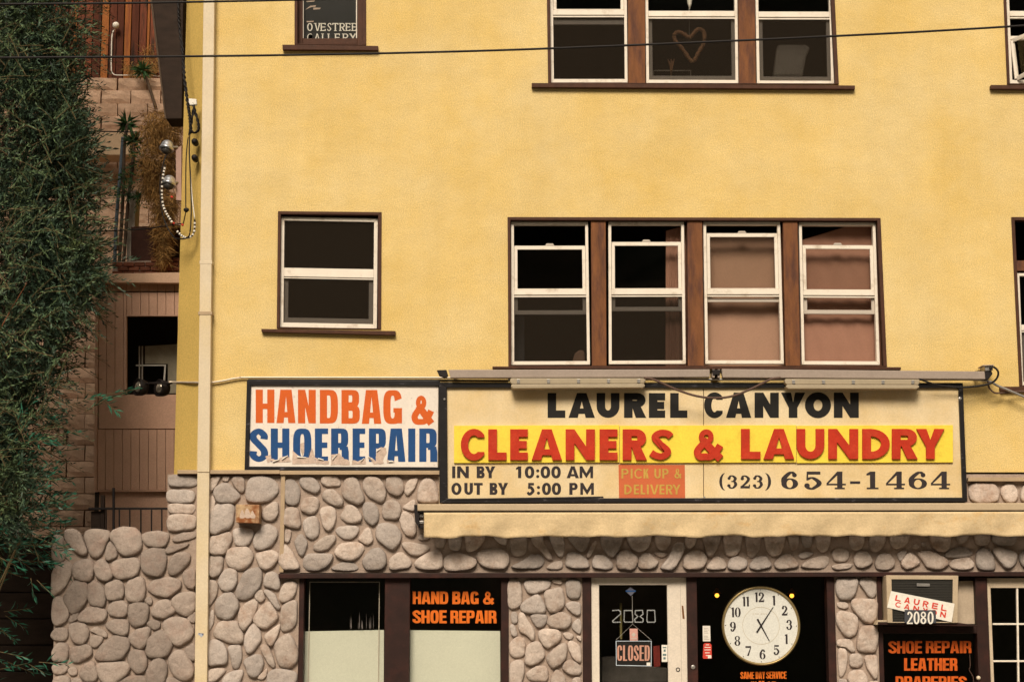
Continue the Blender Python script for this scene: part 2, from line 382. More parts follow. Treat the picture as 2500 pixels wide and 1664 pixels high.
def glyph(ch, w, t, b, st):
    """st: I heavy condensed, F heavy geometric, C heavy slab figures, S light serif"""
    n = 3.2 if st == 'I' else 2.0
    imp = st == 'I'
    o = []
    def mir(p): return [(w - x, y) for x, y in p]
    if ch in 'HILTEFN' or ch in 'DBPRKMU':
        if ch == 'H': o = [_rc(0, 0, t, 1), _rc(w - t, 0, w, 1), _rc(t, .5 - b / 2, w - t, .5 + b / 2)]
        elif ch == 'I': o = [_rc(w / 2 - t / 2, 0, w / 2 + t / 2, 1)]
        elif ch == 'L': o = [_rc(0, 0, t, 1), _rc(t, 0, w, b)]
        elif ch == 'T': o = [_rc(0, 1 - b, w, 1), _rc(w / 2 - t / 2, 0, w / 2 + t / 2, 1 - b)]
        elif ch == 'E': o = [_rc(0, 0, t, 1), _rc(t, 0, w, b), _rc(t, 1 - b, w, 1), _rc(t, .5 - b / 2, w * .94, .5 + b / 2)]
        elif ch == 'N':
            h = .52 if imp else min(.55, t * 1.55)
            o = [_rc(0, 0, t, 1), _rc(w - t, 0, w, 1), [(t, 1), (w - t, h), (w - t, 0), (t, 1 - h)]]
        elif ch == 'M':
            k = t if imp else t * .85
            o = [_rc(0, 0, k, 1), _rc(w - k, 0, w, 1), [(k, 1), (w / 2, .42), (w - k, 1), (w - k, .52), (w / 2, 0), (k, .52)]]
        elif ch == 'D': o = [_rc(0, 0, t, 1)] + _bowl(t, w, 0, 1, t, b, (w * .5 if imp else w - t), n)
        elif ch == 'B': o = [_rc(0, 0, t, 1)] + _bowl(t, w * .96, .48, 1, t * .95, b * .95, w * .42 if imp else (w - t) * .6, n) + _bowl(t, w, 0, .55, t, b, w * .44 if imp else (w - t) * .62, n)
        elif ch == 'P': o = [_rc(0, 0, t, 1)] + _bowl(t, w, .40, 1, t, b * .95, w * .44 if imp else (w - t) * .62, n)
        elif ch == 'R':
            o = [_rc(0, 0, t, 1)] + _bowl(t, w * .97, .42, 1, t, b * .9, w * .44 if imp else (w - t) * .6, n)
            o += [[(w * .48, .46), (w * .94, .46), (w, .30), (w, 0), (w - t * .98, 0), (w - t, .36), (w * .48, .36)]] if imp else [[(w * .36, .45), (w * .36 + t * 1.0, .47), (w, 0), (w - t * 1.22, 0)]]
        elif ch == 'K': o = [_rc(0, 0, t, 1), [(t, .36), (t, .64), (w - t * 1.15, 1), (w, 1)], [(t * 1.1, .44), (t * 2.0, .66), (w, 0), (w - t * 1.25, 0)]]
        elif ch == 'U':
            ry = w * .5 if not imp else w * .42
            o = [_rc(0, ry, t, 1), _rc(w - t, ry, w, 1), _arc(w / 2, ry, w / 2, ry, w / 2 - t, ry - b, 180, 360, n)]
        if st == 'S':
            for sx in {'H': (0, w - t), 'I': (w / 2 - t / 2,), 'L': (0,), 'T': (w / 2 - t / 2,), 'E': (0,), 'R': (0,), 'P': (0,), 'N': (0, w - t)}.get(ch, ()):
                o.append(_rc(sx - t * .6, 0, sx + t * 1.6, b * .7))
                if ch != 'T': o.append(_rc(sx - t * .6, 1 - b * .7, sx + t * 1.6, 1))
            if ch in 'ELT': o.append(_rc(w - b, 0 if ch != 'T' else .78, w, .24 if ch != 'T' else 1))
            if ch in 'ET': o.append(_rc(w - b if ch == 'E' else 0, .76, w if ch == 'E' else b, 1))
    elif ch == 'A':
        a, yi = (t * .78, .80) if imp else (t * .55, 1 - t * .95)
        tt = t if imp else t * 1.08
        l = [(0, 0), (tt, 0), (w / 2, yi), (w / 2, 1), (w / 2 - a, 1)]
        x = lambda y: tt + (w / 2 - tt) * y / yi
        c0 = .17 if imp else .16
        o = [l, mir(l), [(x(c0), c0), (w - x(c0), c0), (w - x(c0 + b), c0 + b), (x(c0 + b), c0 + b)]]
        if st == 'S': o += [_rc(-t * .6, 0, t * 1.6, b * .7), _rc(w - t * 1.6, 0, w + t * .6, b * .7)]
    elif ch == 'V':
        l = [(0, 1), (t * 1.08, 1), (w / 2, t * .95), (w / 2, 0), (w / 2 - t * .55, 0)]
        o = [l, mir(l)]
        if st == 'S': o += [_rc(-t * .6, 1 - b * .7, t * 1.6, 1), _rc(w - t * 1.6, 1 - b * .7, w + t * .6, 1)]
    elif ch == 'Y':
        l = [(0, 1), (t * 1.15, 1), (w / 2, .62), (w / 2, .40), (w / 2 - t / 2, .40)]
        o = [l, mir(l), _rc(w / 2 - t / 2, 0, w / 2 + t / 2, .40)]
        if st == 'S': o += [_rc(-t * .6, 1 - b * .7, t * 1.6, 1), _rc(w - t * 1.6, 1 - b * .7, w + t * .6, 1), _rc(w / 2 - t, 0, w / 2 + t, b * .7)]
    elif ch in 'O0': o = _ring(w / 2, .5, w / 2, .5 if imp or st != 'F' else .515, w / 2 - t, .5 - b, n if ch == 'O' or imp else 2.2)
    elif ch == 'C':
        if imp: o = [_arc(w / 2, .5, w / 2, .5, w / 2 - t, .5 - b, 14, 346, n, 30)]
        else:
            rx = w * .56; irx = max(rx - t * .84, w * .12); iry = .515 - b * .86
            a1 = math.degrees(math.acos((w - rx) / rx)); a2 = 50
            oa = [_se(rx, .5, rx, .515, R(a1 + (360 - 2 * a1) * i / 24), 2) for i in range(25)]
            ia = [_se(rx, .5, irx, iry, R(a2 + (360 - 2 * a2) * i / 18), 2) for i in range(19)]
            yv = iry * .78
            o = [oa + [(w, .5 - yv)] + ia[::-1] + [(w, .5 + yv)]]
    elif ch == 'G':
        o = [_arc(w / 2, .5, w / 2, .5, w / 2 - t, .5 - b, 20, 340, n, 30), _rc(w - t, .02, w, .46), _rc(w * .54, .46 - b * .75, w, .47)]
    elif ch == 'S':
        i = t / 2; j = b / 2
        o = _pen([(w - i, .68), (w - i, .80), (w * .5, 1 - j), (i, .82), (i * 1.1, .68), (w * .5, .52), (w - i, .34), (w - i, .17), (w * .5, j), (i, .18), (i, .32)] if imp else
                 [(w * .93, .76), (w * .78, 1 - j * 1.15), (w * .45, 1 - j), (i * 1.1, .75), (w * .40, .55), (w - i * 1.15, .28), (w * .55, j), (w * .25, j * 1.2), (w * .03, .24)], t * (1 if imp else .86), b * (1.0 if imp else .86))
    elif ch == '&':
        o = _ring(w * .46, .755, w * .245, .245, w * .245 - t * .62, .245 - b * .72)
        o += _pen([(w * .50, .62), (w * .30, .47), (w * .16, .28), (w * .23, .12), (w * .42, b * .45), (w * .62, .12), (w * .78, .26), (w * .93, .48)], t * .84, b * .9)
        o += _pen([(w * .94, .04), (w * .62, .36), (w * .34, .66)], t * .95, b * 1.05)
    elif ch == '1':
        if st == 'C': o = [_rc(w * .5 - t / 2, b * .5, w * .5 + t / 2, 1), _rc(w * .08, 0, w * .92, b * .95), [(w * .5 - t / 2, 1), (w * .5 - t / 2, .80), (w * .06, .78), (w * .06, .87)]]
        else: o = [_rc(w - t, 0, w, 1), [(w - t, 1), (w - t, .76), (0, .70), (0, .86), (w - t * .8, 1)]]
    elif ch == '2':
        o = _pen([(w * .20, .74), (w * .30, .92), (w * .56, .965 - b * .3), (w - t * .55, .72), (w * .60, .42), (w * .12, .10)], t, b, ends=(.7, .7))
        if st == 'C': o += [_disc(w * .22, .74, t * .55, t * .5), _pen([(w * .06, .06), (w * .30, .16), (w * .62, .08), (w * .95, .25)], b, t * .75)[0:0] or _rc(w * .04, 0, w * .96, .18), _rc(w * .86, .1, w * .98, .30)]
        else: o.append(_rc(0, 0, w, b))
    elif ch == '3':
        o = _pen([(w * .20, .78), (w * .34, .94), (w * .58, .97 - b * .3), (w - t * .62, .76), (w * .66, .56), (w * .42, .53)], t, b, ends=(.6, .8))
        o += _pen([(w * .42, .53), (w * .72, .50), (w - t * .5, .27), (w * .60, b * .5), (w * .32, .05), (w * .16, .20)], t, b, ends=(.8, .6))
        if st == 'C': o += [_disc(w * .20, .77, t * .5, t * .45), _disc(w * .18, .21, t * .55, t * .48)]
    elif ch == '4':
        o = [_rc(w * .56, 0, w * .56 + t, 1), [(w * .56, 1), (w * .56, .78), (w * .02 + b * .9, .30), (w * .02, .24), (w * .02, .34)], _rc(w * .02, .22, w, .22 + b * .95)]
        if st == 'C': o.append(_rc(w * .56 - t * .45, 0, w * .56 + t * 1.45, b * .9))
    elif ch == '5':
        o = [_rc(w * .16, 1 - (.17 if st == 'C' else b), w * .92, 1), [(w * .16, 1), (w * .16 + b * .9, 1), (w * .16 + b * .8, .52), (w * .14, .50)]]
        o += _pen([(w * .17, .54), (w * .48, .64), (w - t * .5, .34), (w * .52, b * .5), (w * .28, .06), (w * .08, .22)], t, b, ends=(.7, .7))
        if st == 'C': o.append(_disc(w * .18, .20, t * .52, t * .48))
    elif ch in '69':
        r = _ring(w * .5, .31, w * .5, .31, w * .5 - t, .31 - b * .8) + _pen([(t * .5, .34), (t * .55, .62), (w * .55, .97 - b * .3), (w * .82, .84)], t, b, ends=(1, .6))
        if st == 'C': r.append(_disc(w * .78, .80, t * .45, t * .42))
        o = [[(w - x, 1 - y) for x, y in p] for p in r] if ch == '9' else r
    elif ch == '7': o = [_rc(w * .04, .82, w * .98, 1), [(w * .84, .84), (w * .98, .84), (w * .58, 0), (w * .58 - t * .9, 0)]]
    elif ch == '8': o = _ring(w * .5, .755, w * .44, .245, w * .44 - t * .8, .245 - b) + _ring(w * .5, .27, w * .5, .27, w * .5 - t, .27 - b)
    elif ch == '-': o = [_rc(0, .30, w, .45)]
    elif ch == ':': o = [_disc(w / 2, .14, w / 2, w / 2), _disc(w / 2, .62, w / 2, w / 2)]
    elif ch == '(': o = [_arc(w * 1.0, .5, w * 1.0, .5, w * .55, .48, 100, 260)]
    elif ch == ')': o = [_arc(0, .5, w * 1.0, .5, w * .55, .48, -80, 80)]
    return o
def letter(bm, ch, box, d, thick, t, b, st, slope=0.0, lift=[0], frame=None):
    """box px (x0,ytop,x1,ybot); overlapping strokes are cut 0.12 mm apart so no faces share a plane"""
    x0, y0, x1, y1 = box
    H = y1 - y0; w = (x1 - x0) / H
    if isinstance(bm, Sink):
        s_ = bm; bm = bmesh.new(); s_.items.append((('numeral' if ch.isdigit() else 'letter') if ch.isalnum() else 'ampersand' if ch == '&' else 'punctuation', bm))
    for k, p in enumerate(glyph(ch, w, t, b, st)):
        q = [(x0 + x * H, y1 - y * H) for x, y in p]
        if slope: q = [(x, y + slope * (x - x0)) for x, y in q]
        if frame: q = [frame(x, y) for x, y in q]
        c = [q[0]]
        for a in q[1:]:
            if math.hypot(a[0] - c[-1][0], a[1] - c[-1][1]) > 0.02: c.append(a)
        if math.hypot(c[0][0] - c[-1][0], c[0][1] - c[-1][1]) < 0.02: c.pop()
        if len(c) < 3: continue
        lift[0] = (lift[0] + 1) % 9
        prism(bm, c, d - 0.00014 * (k + 1), thick)
RELW = {'I': 0.42, 'M': 1.35, 'W': 1.5, ' ': .55, 'L': .82, 'E': .86, 'F': .8, 'T': .9, '1': .5, '-': .6, ':': .4, 'Y': 1.0, 'S': .95, 'A': 1.1, 'V': 1.05}
def words(bm, text, x0, y0, x1, y1, d, thick, t, b, st, gap=.12, frame=None, slope=0.0):
    tot = sum(RELW.get(c, 1.0) + (gap if i else 0) for i, c in enumerate(text))
    k = (x1 - x0) / tot; x = x0
    for c in text:
        w = RELW.get(c, 1.0) * k
        if c != ' ': letter(bm, c, (x, y0 + slope * (x - x0), x + w, y1 + slope * (x - x0)), d, thick, t, b, st, frame=frame)
        x += w + gap * k

# ------------------------------------------------------------------ stones
def chaikin(p, it=2, r=0.21):
    for _ in range(it):
        q = []
        for i in range(len(p)):
            a, b = p[i], p[(i + 1) % len(p)]
            q.append((a[0] * (1 - r) + b[0] * r, a[1] * (1 - r) + b[1] * r))
            q.append((a[0] * r + b[0] * (1 - r), a[1] * r + b[1] * (1 - r)))
        p = q
    return p
def resample(p, n):
    L = [0]
    for i in range(len(p)):
        a, b = p[i], p[(i + 1) % len(p)]
        L.append(L[-1] + math.hypot(b[0] - a[0], b[1] - a[1]))
    out = []; j = 0
    for k in range(n):
        s = L[-1] * k / n
        while L[j + 1] < s: j += 1
        f = (s - L[j]) / max(L[j + 1] - L[j], 1e-9)
        a, b = p[j], p[(j + 1) % len(p)]
        out.append((a[0] * (1 - f) + b[0] * f, a[1] * (1 - f) + b[1] * f))
    return out
def stone(pts, d, parent, m, grow=1.11):
    N = 26
    p = resample(chaikin(pts), N)
    P = [V(x, y, d) for x, y in p]
    cx = sum(v.x for v in P) / N; cz = sum(v.z for v in P) / N
    P = [Vector((cx + (v.x - cx) * grow, v.y, cz + (v.z - cz) * grow)) for v in P]
    ext = min(max(v.x for v in P) - min(v.x for v in P), max(v.z for v in P) - min(v.z for v in P))
    h = min(0.052, max(0.02, ext * 0.22)) * random.uniform(0.85, 1.15)
    ph = [random.uniform(0, 6.28) for _ in range(6)]
    tx, tz = random.uniform(-.22, .22), random.uniform(-.25, .1)
    bm = bmesh.new(); rings = []
    for s, hh in ((1.0, -0.35), (1.0, .22), (.965, .62), (.885, .86), (.70, .98), (.38, 1.02)):
        rg = []
        for i, v in enumerate(P):
            a = 2 * pi * i / N
            wob = 1 + (.022 * sin(3 * a + ph[0]) + .018 * sin(5 * a + ph[1])) * s + .012 * sin(9 * a + ph[2])
            x = cx + (v.x - cx) * s * wob; z = cz + (v.z - cz) * s * wob
            y = hh * h
            if hh > .3: y += ((x - cx) * tx + (z - cz) * tz) * .5 + h * .07 * sin(4 * a + ph[3] + s * 5) + h * .06 * sin(7 * a + ph[4] - s * 7)
            rg.append(bm.verts.new((x, d - y, z)))
        rings.append(rg)
    c = bm.verts.new((cx, d - h * 1.02, cz))
    for A, B in zip(rings, rings[1:]):
        for k in range(N): bm.faces.new((A[k], A[(k + 1) % N], B[(k + 1) % N], B[k]))
    for k in range(N): bm.faces.new((rings[-1][k], rings[-1][(k + 1) % N], c))
    bm.faces.new(rings[0])
    return build('stone', bm, m, parent, smooth=True)

GARDEN = (zD, '''105,260 150,250 205,270 200,330 220,420 205,460 130,495 105,440
215,210 290,195 350,215 385,300 412,370 405,410 360,420 290,360 225,290
400,215 500,195 610,205 612,270 575,330 545,420 500,438 450,415 400,270
575,450 600,320 640,300 690,390 680,440 620,465
640,215 700,185 845,178 880,220 900,290 890,370 800,430 720,400 680,330 630,270
910,250 960,215 1060,208 1150,230 1140,290 1110,335 1040,350 950,330
1185,270 1250,225 1388,212 1388,270 1200,305
1115,385 1150,340 1330,310 1300,350 1150,410
900,390 1100,350 1125,440 1110,560 1050,610 960,590 915,540
1145,570 1170,450 1240,395 1330,410 1340,470 1290,540 1190,605
100,740 110,560 160,500 270,490 270,600 230,690 140,765 110,775
285,600 300,500 380,460 470,470 475,600 440,655 340,640
475,500 560,455 620,520 650,610 580,660 500,610
630,520 680,470 860,440 885,500 870,590 800,625 700,630 650,580
205,810 300,650 400,660 430,760 400,850 330,930 270,930 225,850
420,680 500,655 570,720 580,820 560,890 450,860 420,790
585,680 700,640 745,690 740,800 690,815 610,830 585,740
765,720 800,640 920,620 940,740 925,820 830,840 775,820
955,710 1020,650 1150,620 1255,650 1240,720 1150,800 1020,770
1280,570 1388,540 1388,720 1310,710 1280,640
105,850 150,790 215,830 250,940 225,1020 130,1050 105,980
250,1000 290,950 340,930 330,1000 270,1030
340,980 400,900 500,880 590,920 580,1000 480,1030 350,1010
600,900 640,840 740,830 780,870 770,960 700,980 620,950
785,880 850,850 960,860 970,940 940,1030 860,1070 800,1020
1000,920 1050,840 1130,820 1200,860 1210,930 1110,990 1010,960
1180,840 1230,770 1388,750 1388,900 1330,970 1220,930
930,820 980,790 1005,830 990,870 950,850
1310,990 1388,910 1388,1030 1340,1020
95,1130 140,1070 230,1080 245,1140 215,1190 110,1180
250,1070 300,1030 400,1040 430,1110 410,1190 370,1220 290,1190
440,1100 500,1060 590,1110 590,1160 540,1150 470,1110
580,1060 640,1000 780,1000 790,1080 760,1140 680,1130
440,1150 520,1140 570,1170 500,1250 450,1240
485,1340 560,1220 660,1140 760,1160 795,1240 740,1340 640,1365 530,1360
785,1150 870,1090 960,1065 985,1100 940,1240 900,1265 820,1220
950,1030 1000,1000 1070,1020 1075,1060 1030,1095 980,1070
1085,1030 1200,980 1320,1000 1370,1100 1330,1180 1230,1240 1150,1160
950,1300 970,1180 1050,1100 1130,1110 1180,1220 1150,1310 1080,1330 990,1335
105,1300 140,1210 240,1220 250,1320 220,1370 110,1370
260,1250 440,1220 460,1310 410,1350 310,1390 270,1350
785,1330 830,1270 920,1280 960,1370 940,1450 880,1485 800,1430
1280,1270 1388,1200 1388,1380 1320,1340
1150,1380 1180,1300 1280,1280 1330,1360 1375,1420 1360,1500 1290,1555 1200,1500
500,1390 780,1380 790,1460 720,1540 600,1600 520,1500
345,1480 400,1400 470,1370 500,1440 510,1540 420,1560 370,1520
950,1500 990,1380 1060,1340 1130,1400 1130,1500 1080,1620 980,1620
105,1400 220,1390 245,1440 200,1490 110,1480
240,1450 290,1415 330,1450 320,1500 260,1495
110,1540 180,1500 260,1520 270,1640 110,1640
700,1560 780,1510 930,1500 940,1640 700,1640
1130,1520 1200,1520 1280,1560 1250,1640 1130,1640
270,1540 350,1520 380,1580 360,1640 290,1640''')
FACADE = [(zU, '''70,200 110,165 440,155 440,320 180,320 80,300
45,430 80,360 410,380 420,440 400,535 200,545 70,530
60,600 100,550 400,560 415,620 380,690 200,680 80,680
55,880 60,740 130,700 430,705 430,850 380,905 100,930
620,380 615,280 650,200 720,170 775,190 740,270 690,350 650,385
800,180 890,170 895,220 860,255 800,235
930,230 960,180 1050,175 1100,220 1110,320 1080,410 1030,390 960,300
680,410 720,330 800,280 900,290 980,370 1040,450 960,550 860,540 770,545 710,470
1120,470 1170,250 1230,180 1440,190 1540,290 1560,400 1480,490 1300,535 1200,535
610,720 620,470 680,440 710,540 670,680 640,740
620,830 680,620 740,560 900,565 960,620 950,800 900,890 780,920 700,970 625,950
1345,700 1370,620 1500,530 1570,560 1560,700 1500,790 1380,780
620,1010 780,990 900,930 930,1050 880,1180 820,1250 620,1230
945,940 1010,890 1190,890 1225,970 1180,1090 1110,1130 990,1125
1220,1070 1270,960 1400,830 1530,880 1550,1010 1480,1120 1340,1185 1250,1150
850,1310 890,1180 1010,1150 1150,1150 1220,1250 1190,1370 1080,1455 960,1440 870,1380
1260,1260 1330,1210 1500,1190 1570,1260 1540,1370 1400,1460 1320,1420
610,1290 700,1250 810,1270 810,1420 750,1530 660,1565 620,1500'''),
(zP, '''295,200 360,80 440,30 540,80 545,220 490,320 400,340 320,310
525,400 580,230 650,80 820,30 885,110 870,250 760,400 680,450 560,450
895,270 940,110 1010,80 1090,110 1130,240 1110,330 1020,300
150,540 150,210 250,200 290,270 270,400 200,520
250,600 270,480 370,370 480,370 560,480 560,590 480,700 400,720 290,690
775,420 840,320 890,340 930,440 860,505
900,340 960,330 1060,380 1100,490 1130,570 1090,600 1000,480
1110,430 1160,260 1250,210 1350,220 1340,360 1270,460 1170,495
570,700 580,580 740,460 820,490 800,640 720,780 630,880 590,820
770,700 850,580 960,480 1030,560 1090,650 1080,730 920,860 800,790
1130,660 1170,530 1250,490 1340,480 1355,620 1340,810 1150,900 1140,780
235,950 280,800 370,740 540,750 570,850 625,900 620,1010 580,1050 400,1020
660,1120 640,980 740,790 800,790 860,900 870,1010 780,1130 700,1175
910,940 1000,870 1130,770 1110,900 1030,1080 960,1050
1045,1100 1120,980 1250,920 1310,1000 1365,1180 1350,1300 1250,1375 1130,1340 1080,1230
150,1080 200,1010 340,1020 410,1150 410,1310 300,1330 150,1340
420,1080 600,1070 610,1200 600,1300 550,1380 480,1360 470,1250
850,1110 900,1065 980,1090 1020,1200 1060,1330 1040,1380 970,1320
630,1290 760,1200 860,1210 910,1300 870,1430 790,1500 700,1480 680,1370
800,1500 900,1430 950,1370 950,1470 890,1540
950,1540 990,1430 1080,1390 1340,1420 1330,1620 950,1640
150,1400 380,1370 380,1440 250,1560 150,1568
340,1568 420,1440 620,1400 620,1480 560,1640 400,1660
150,800 200,590 235,620 235,760 180,870'''),
(zW, '''80,230 100,130 200,120 280,200 290,370 260,450 180,465 105,420
295,180 310,90 420,70 510,110 580,230 520,305 420,270 340,230
590,150 610,60 790,55 855,150 820,205 650,205
585,350 640,260 750,250 840,320 885,430 840,490 700,440
305,490 350,370 500,350 565,400 520,550 450,590 340,550
875,250 910,130 1000,90 1080,110 1170,340 1150,420 1080,455 960,400 900,350
1155,200 1200,80 1290,75 1420,130 1470,290 1440,390 1390,430 1270,370 1190,280
1475,210 1480,80 1640,60 1700,150 1710,270 1640,340 1520,300
1740,180 1800,110 1910,90 1880,210 1780,330 1730,310
1910,350 1930,190 2000,110 2120,120 2180,290 2190,430 1920,420
80,680 85,520 160,500 270,510 300,660 290,770 200,775 80,730
560,540 620,490 770,500 790,610 760,740 680,825 620,760
340,740 370,640 520,620 560,740 550,860 460,935 380,880
840,610 910,540 940,450 1060,490 1140,620 1120,700 930,700
1160,570 1170,440 1230,420 1340,470 1370,580 1370,660 1290,735 1220,700 1180,640
1425,560 1450,430 1550,385 1670,450 1670,600 1610,650 1450,650
1690,490 1850,380 1880,420 1860,550 1750,520
1665,650 1720,540 1850,620 1890,800 1850,890 1750,870 1680,760
1340,850 1370,740 1480,700 1620,760 1680,870 1650,1000 1550,1070 1430,990 1350,920
790,840 820,760 930,750 1080,750 1100,830 1010,920 900,930
1085,940 1190,780 1250,780 1290,900 1290,950 1220,1010 1150,970
75,800 180,800 165,900 140,975 85,960
215,970 280,870 340,880 400,970 370,1080 320,1180 270,1110
470,1030 620,890 770,870 770,960 700,1050 600,1090 500,1080
760,1110 850,1000 980,970 1140,990 1160,1070 1090,1190 960,1220 830,1180
10,1340 20,1010 110,1010 200,1130 280,1260 270,1340
335,1240 400,1130 720,1130 740,1180 640,1340 400,1360
700,1340 860,1240 1040,1250 1090,1330 980,1365
1140,1240 1250,1080 1400,1050 1460,1130 1475,1260 1400,1345 1230,1355
1520,1330 1530,1190 1640,1110 1720,1130 1820,1230 1800,1310 1600,1350
1690,1000 1760,960 2060,1020 2050,1080 1900,1160 1780,1120
1880,1330 1880,1220 2050,1120 2200,1090 2240,1180 2240,1350
1910,920 1960,850 2100,910 1960,945'''),
(z3, '''75,0 225,0 215,150 190,205 100,200
250,0 400,0 390,180 350,240 260,220
430,0 650,0 640,150 540,230 450,260
700,0 900,0 890,180 800,160
930,0 1110,0 1110,260 1050,295 940,280
1150,0 1300,60 1290,130 1370,270 1400,340 1340,330 1270,240 1180,170
1330,0 1510,0 1530,200 1510,310 1450,290 1400,180
1560,0 1830,0 1800,140 1750,240 1680,230 1580,120
1780,280 1840,160 1880,130 1890,170 1820,310 1780,310
1940,0 2190,0 2170,140 2090,300 2030,290 1940,200
0,300 70,250 150,240 170,300 175,450 0,450
200,340 270,280 400,270 550,340 540,410 450,460 210,460
565,300 640,230 780,210 900,270 920,380 860,440 730,440 600,400
935,420 1080,350 1180,280 1270,290 1300,370 1240,440 1000,435
1320,440 1400,370 1500,350 1510,430 1460,450
1550,430 1560,280 1640,260 1780,330 1800,440
1840,370 1870,290 1980,300 2070,390 2040,450 1860,440
2110,420 2120,290 2190,220 2350,320 2310,450 2150,450'''),
(z4, '''-30,0 230,0 210,180 100,255 20,220 -30,140
260,0 440,0 440,150 400,210 330,235 280,190
240,260 390,265 400,290 330,325
480,160 580,170 590,230 510,400 450,455 340,440 340,410 430,300
600,0 720,0 720,170 650,215 600,180
780,0 1000,0 980,160 900,300 850,290 800,150
1030,0 1220,0 1220,200 1160,290 1060,290 1030,200
1270,0 1440,0 1430,220 1330,325 1280,270
1480,0 1700,0 1690,200 1620,290 1540,290 1490,180
1720,0 1860,0 1850,220 1760,230
1880,0 2010,0 2000,190 1900,200
2040,0 2200,0 2200,190 2120,265 2050,190
80,440 100,300 170,270 230,290 310,370 240,445
580,440 590,310 690,240 780,240 830,320 820,390 770,450
830,450 890,350 960,300 1050,370 1050,430 1000,450
1070,440 1090,340 1180,300 1290,350 1270,430 1200,460
1310,400 1380,320 1490,300 1550,390 1530,430 1400,455 1330,440
1590,360 1700,290 1760,280 1850,380 1830,430 1650,445 1600,430
1850,290 1930,250 2030,270 1950,320 1880,330
1890,400 2010,320 2160,300 2190,370 2120,440 1910,430'''),
(z5, '''150,260 200,220 310,230 340,290 320,360 230,385 160,350
140,430 230,400 390,400 340,460 180,470
390,330 460,260 560,270 610,370 570,420 500,450 430,440
640,400 690,290 800,290 865,370 850,450 730,475 660,460
570,0 760,0 750,200 640,265 580,220
890,290 960,250 1010,260 960,350 930,380
930,400 1020,280 1080,290 1150,380 1150,410 1050,455 980,460
1130,290 1200,260 1300,260 1460,350 1480,410 1400,465 1250,455 1190,370
1260,0 1520,0 1500,200 1440,265 1360,250 1290,190
1440,310 1530,220 1680,210 1775,290 1650,330 1480,330
1500,400 1560,350 1720,330 1785,410 1720,470 1540,465
1800,450 1810,260 1910,215 1970,260 2030,450 1960,480
1980,230 2100,220 2270,280 2260,390 2170,470 2060,370
2300,300 2356,250 2500,300 2500,460 2330,440
800,0 1060,0 1000,180 900,230 820,180
1060,220 1110,170 1150,210 1120,235
1160,180 1200,150 1235,180 1200,210
1540,0 1720,0 1700,140 1600,180
1780,0 1960,0 1950,180 1800,190
1990,0 2270,0 2250,190 2000,180
340,0 520,0 500,230 360,240'''),
(zX, '''60,420 60,90 230,80 260,340 250,440 160,500 100,490
275,90 680,80 660,180 590,240 430,290 350,260
710,80 830,80 845,155 710,130
890,90 1110,80 1110,330 1000,365 920,320
570,250 830,200 860,280 880,420 830,510 680,570 630,500
235,480 330,370 480,300 540,350 610,510 580,570 300,565
900,430 1000,400 1110,420 1110,580 1060,605 920,510
380,620 430,580 620,590 630,650 570,770 480,775
630,690 680,600 860,550 980,640 960,730 860,800 680,770
105,560 195,550 200,700 160,720 110,690
220,570 300,570 340,680 440,800 440,950 400,960 330,870 215,850
85,740 150,730 200,870 170,905 110,890
985,740 1070,640 1120,700 1120,880 1000,810
485,860 570,800 790,810 830,890 790,980 640,1080 570,1030
850,870 920,840 1010,880 990,940 920,950
1040,900 1120,900 1120,980 1080,950
85,1010 170,920 290,930 310,1040 290,1180 170,1215 90,1160
310,1150 350,1030 470,980 550,1020 590,1180 540,1260 400,1320 320,1300
610,1220 720,1090 870,990 910,1080 900,1230 800,1320 690,1360
920,1000 1000,970 1110,1050 1120,1270 1090,1280 980,1200
840,1350 920,1250 1000,1250 1120,1350 1110,1470 920,1440
90,1270 290,1250 290,1480 220,1640 85,1640
325,1440 440,1350 620,1330 640,1480 600,1560 380,1540
690,1470 770,1380 890,1490 890,1640 690,1640
990,1640 1000,1500 1110,1500 1120,1640'''),
(zJ, '''275,340 320,320 500,320 520,380 470,500 430,550 290,545
540,330 570,315 700,320 720,460 700,520 650,540 590,450 540,390
285,600 320,580 400,590 410,640 370,660 300,640
450,560 550,545 720,560 730,700 700,790 640,820 540,760 460,650
275,780 300,690 400,690 500,740 520,830 490,930 430,965 340,930
505,1060 540,870 600,845 735,870 730,1060 700,1130 530,1125
290,1010 330,990 450,1000 490,1130 440,1130 380,1080 290,1070
290,1100 390,1100 400,1250 360,1390 310,1400
420,1200 450,1155 560,1160 570,1270 520,1310 430,1290
590,1200 640,1165 730,1180 735,1390 700,1430 620,1320
400,1400 460,1340 560,1330 630,1440 600,1500 430,1500
310,1430 390,1440 420,1500 300,1500
640,1460 740,1450 740,1520 640,1520'''),
(zR, '''-50,1350 40,1325 180,1340 220,1400 200,1510 20,1515 -50,1470
240,1400 290,1340 370,1345 410,1420 390,1500 290,1515
440,1400 480,1340 600,1340 620,1500 440,1505''')]

def xx(x, y, yr): return x + (x - 1250) / 30000.0 * (y - yr)
def vq(x0, y0, x1, y1, yr=None):
    """upright rectangle of the facade: x read at height yr, edges truly vertical"""
    yr = yr if yr is not None else (y0 + min(y1, 1664)) / 2
    return [(xx(x0, y0, yr), y0), (xx(x1, y0, yr), y0), (xx(x1, y1, yr), y1), (xx(x0, y1, yr), y1)]
GROUND = 1893

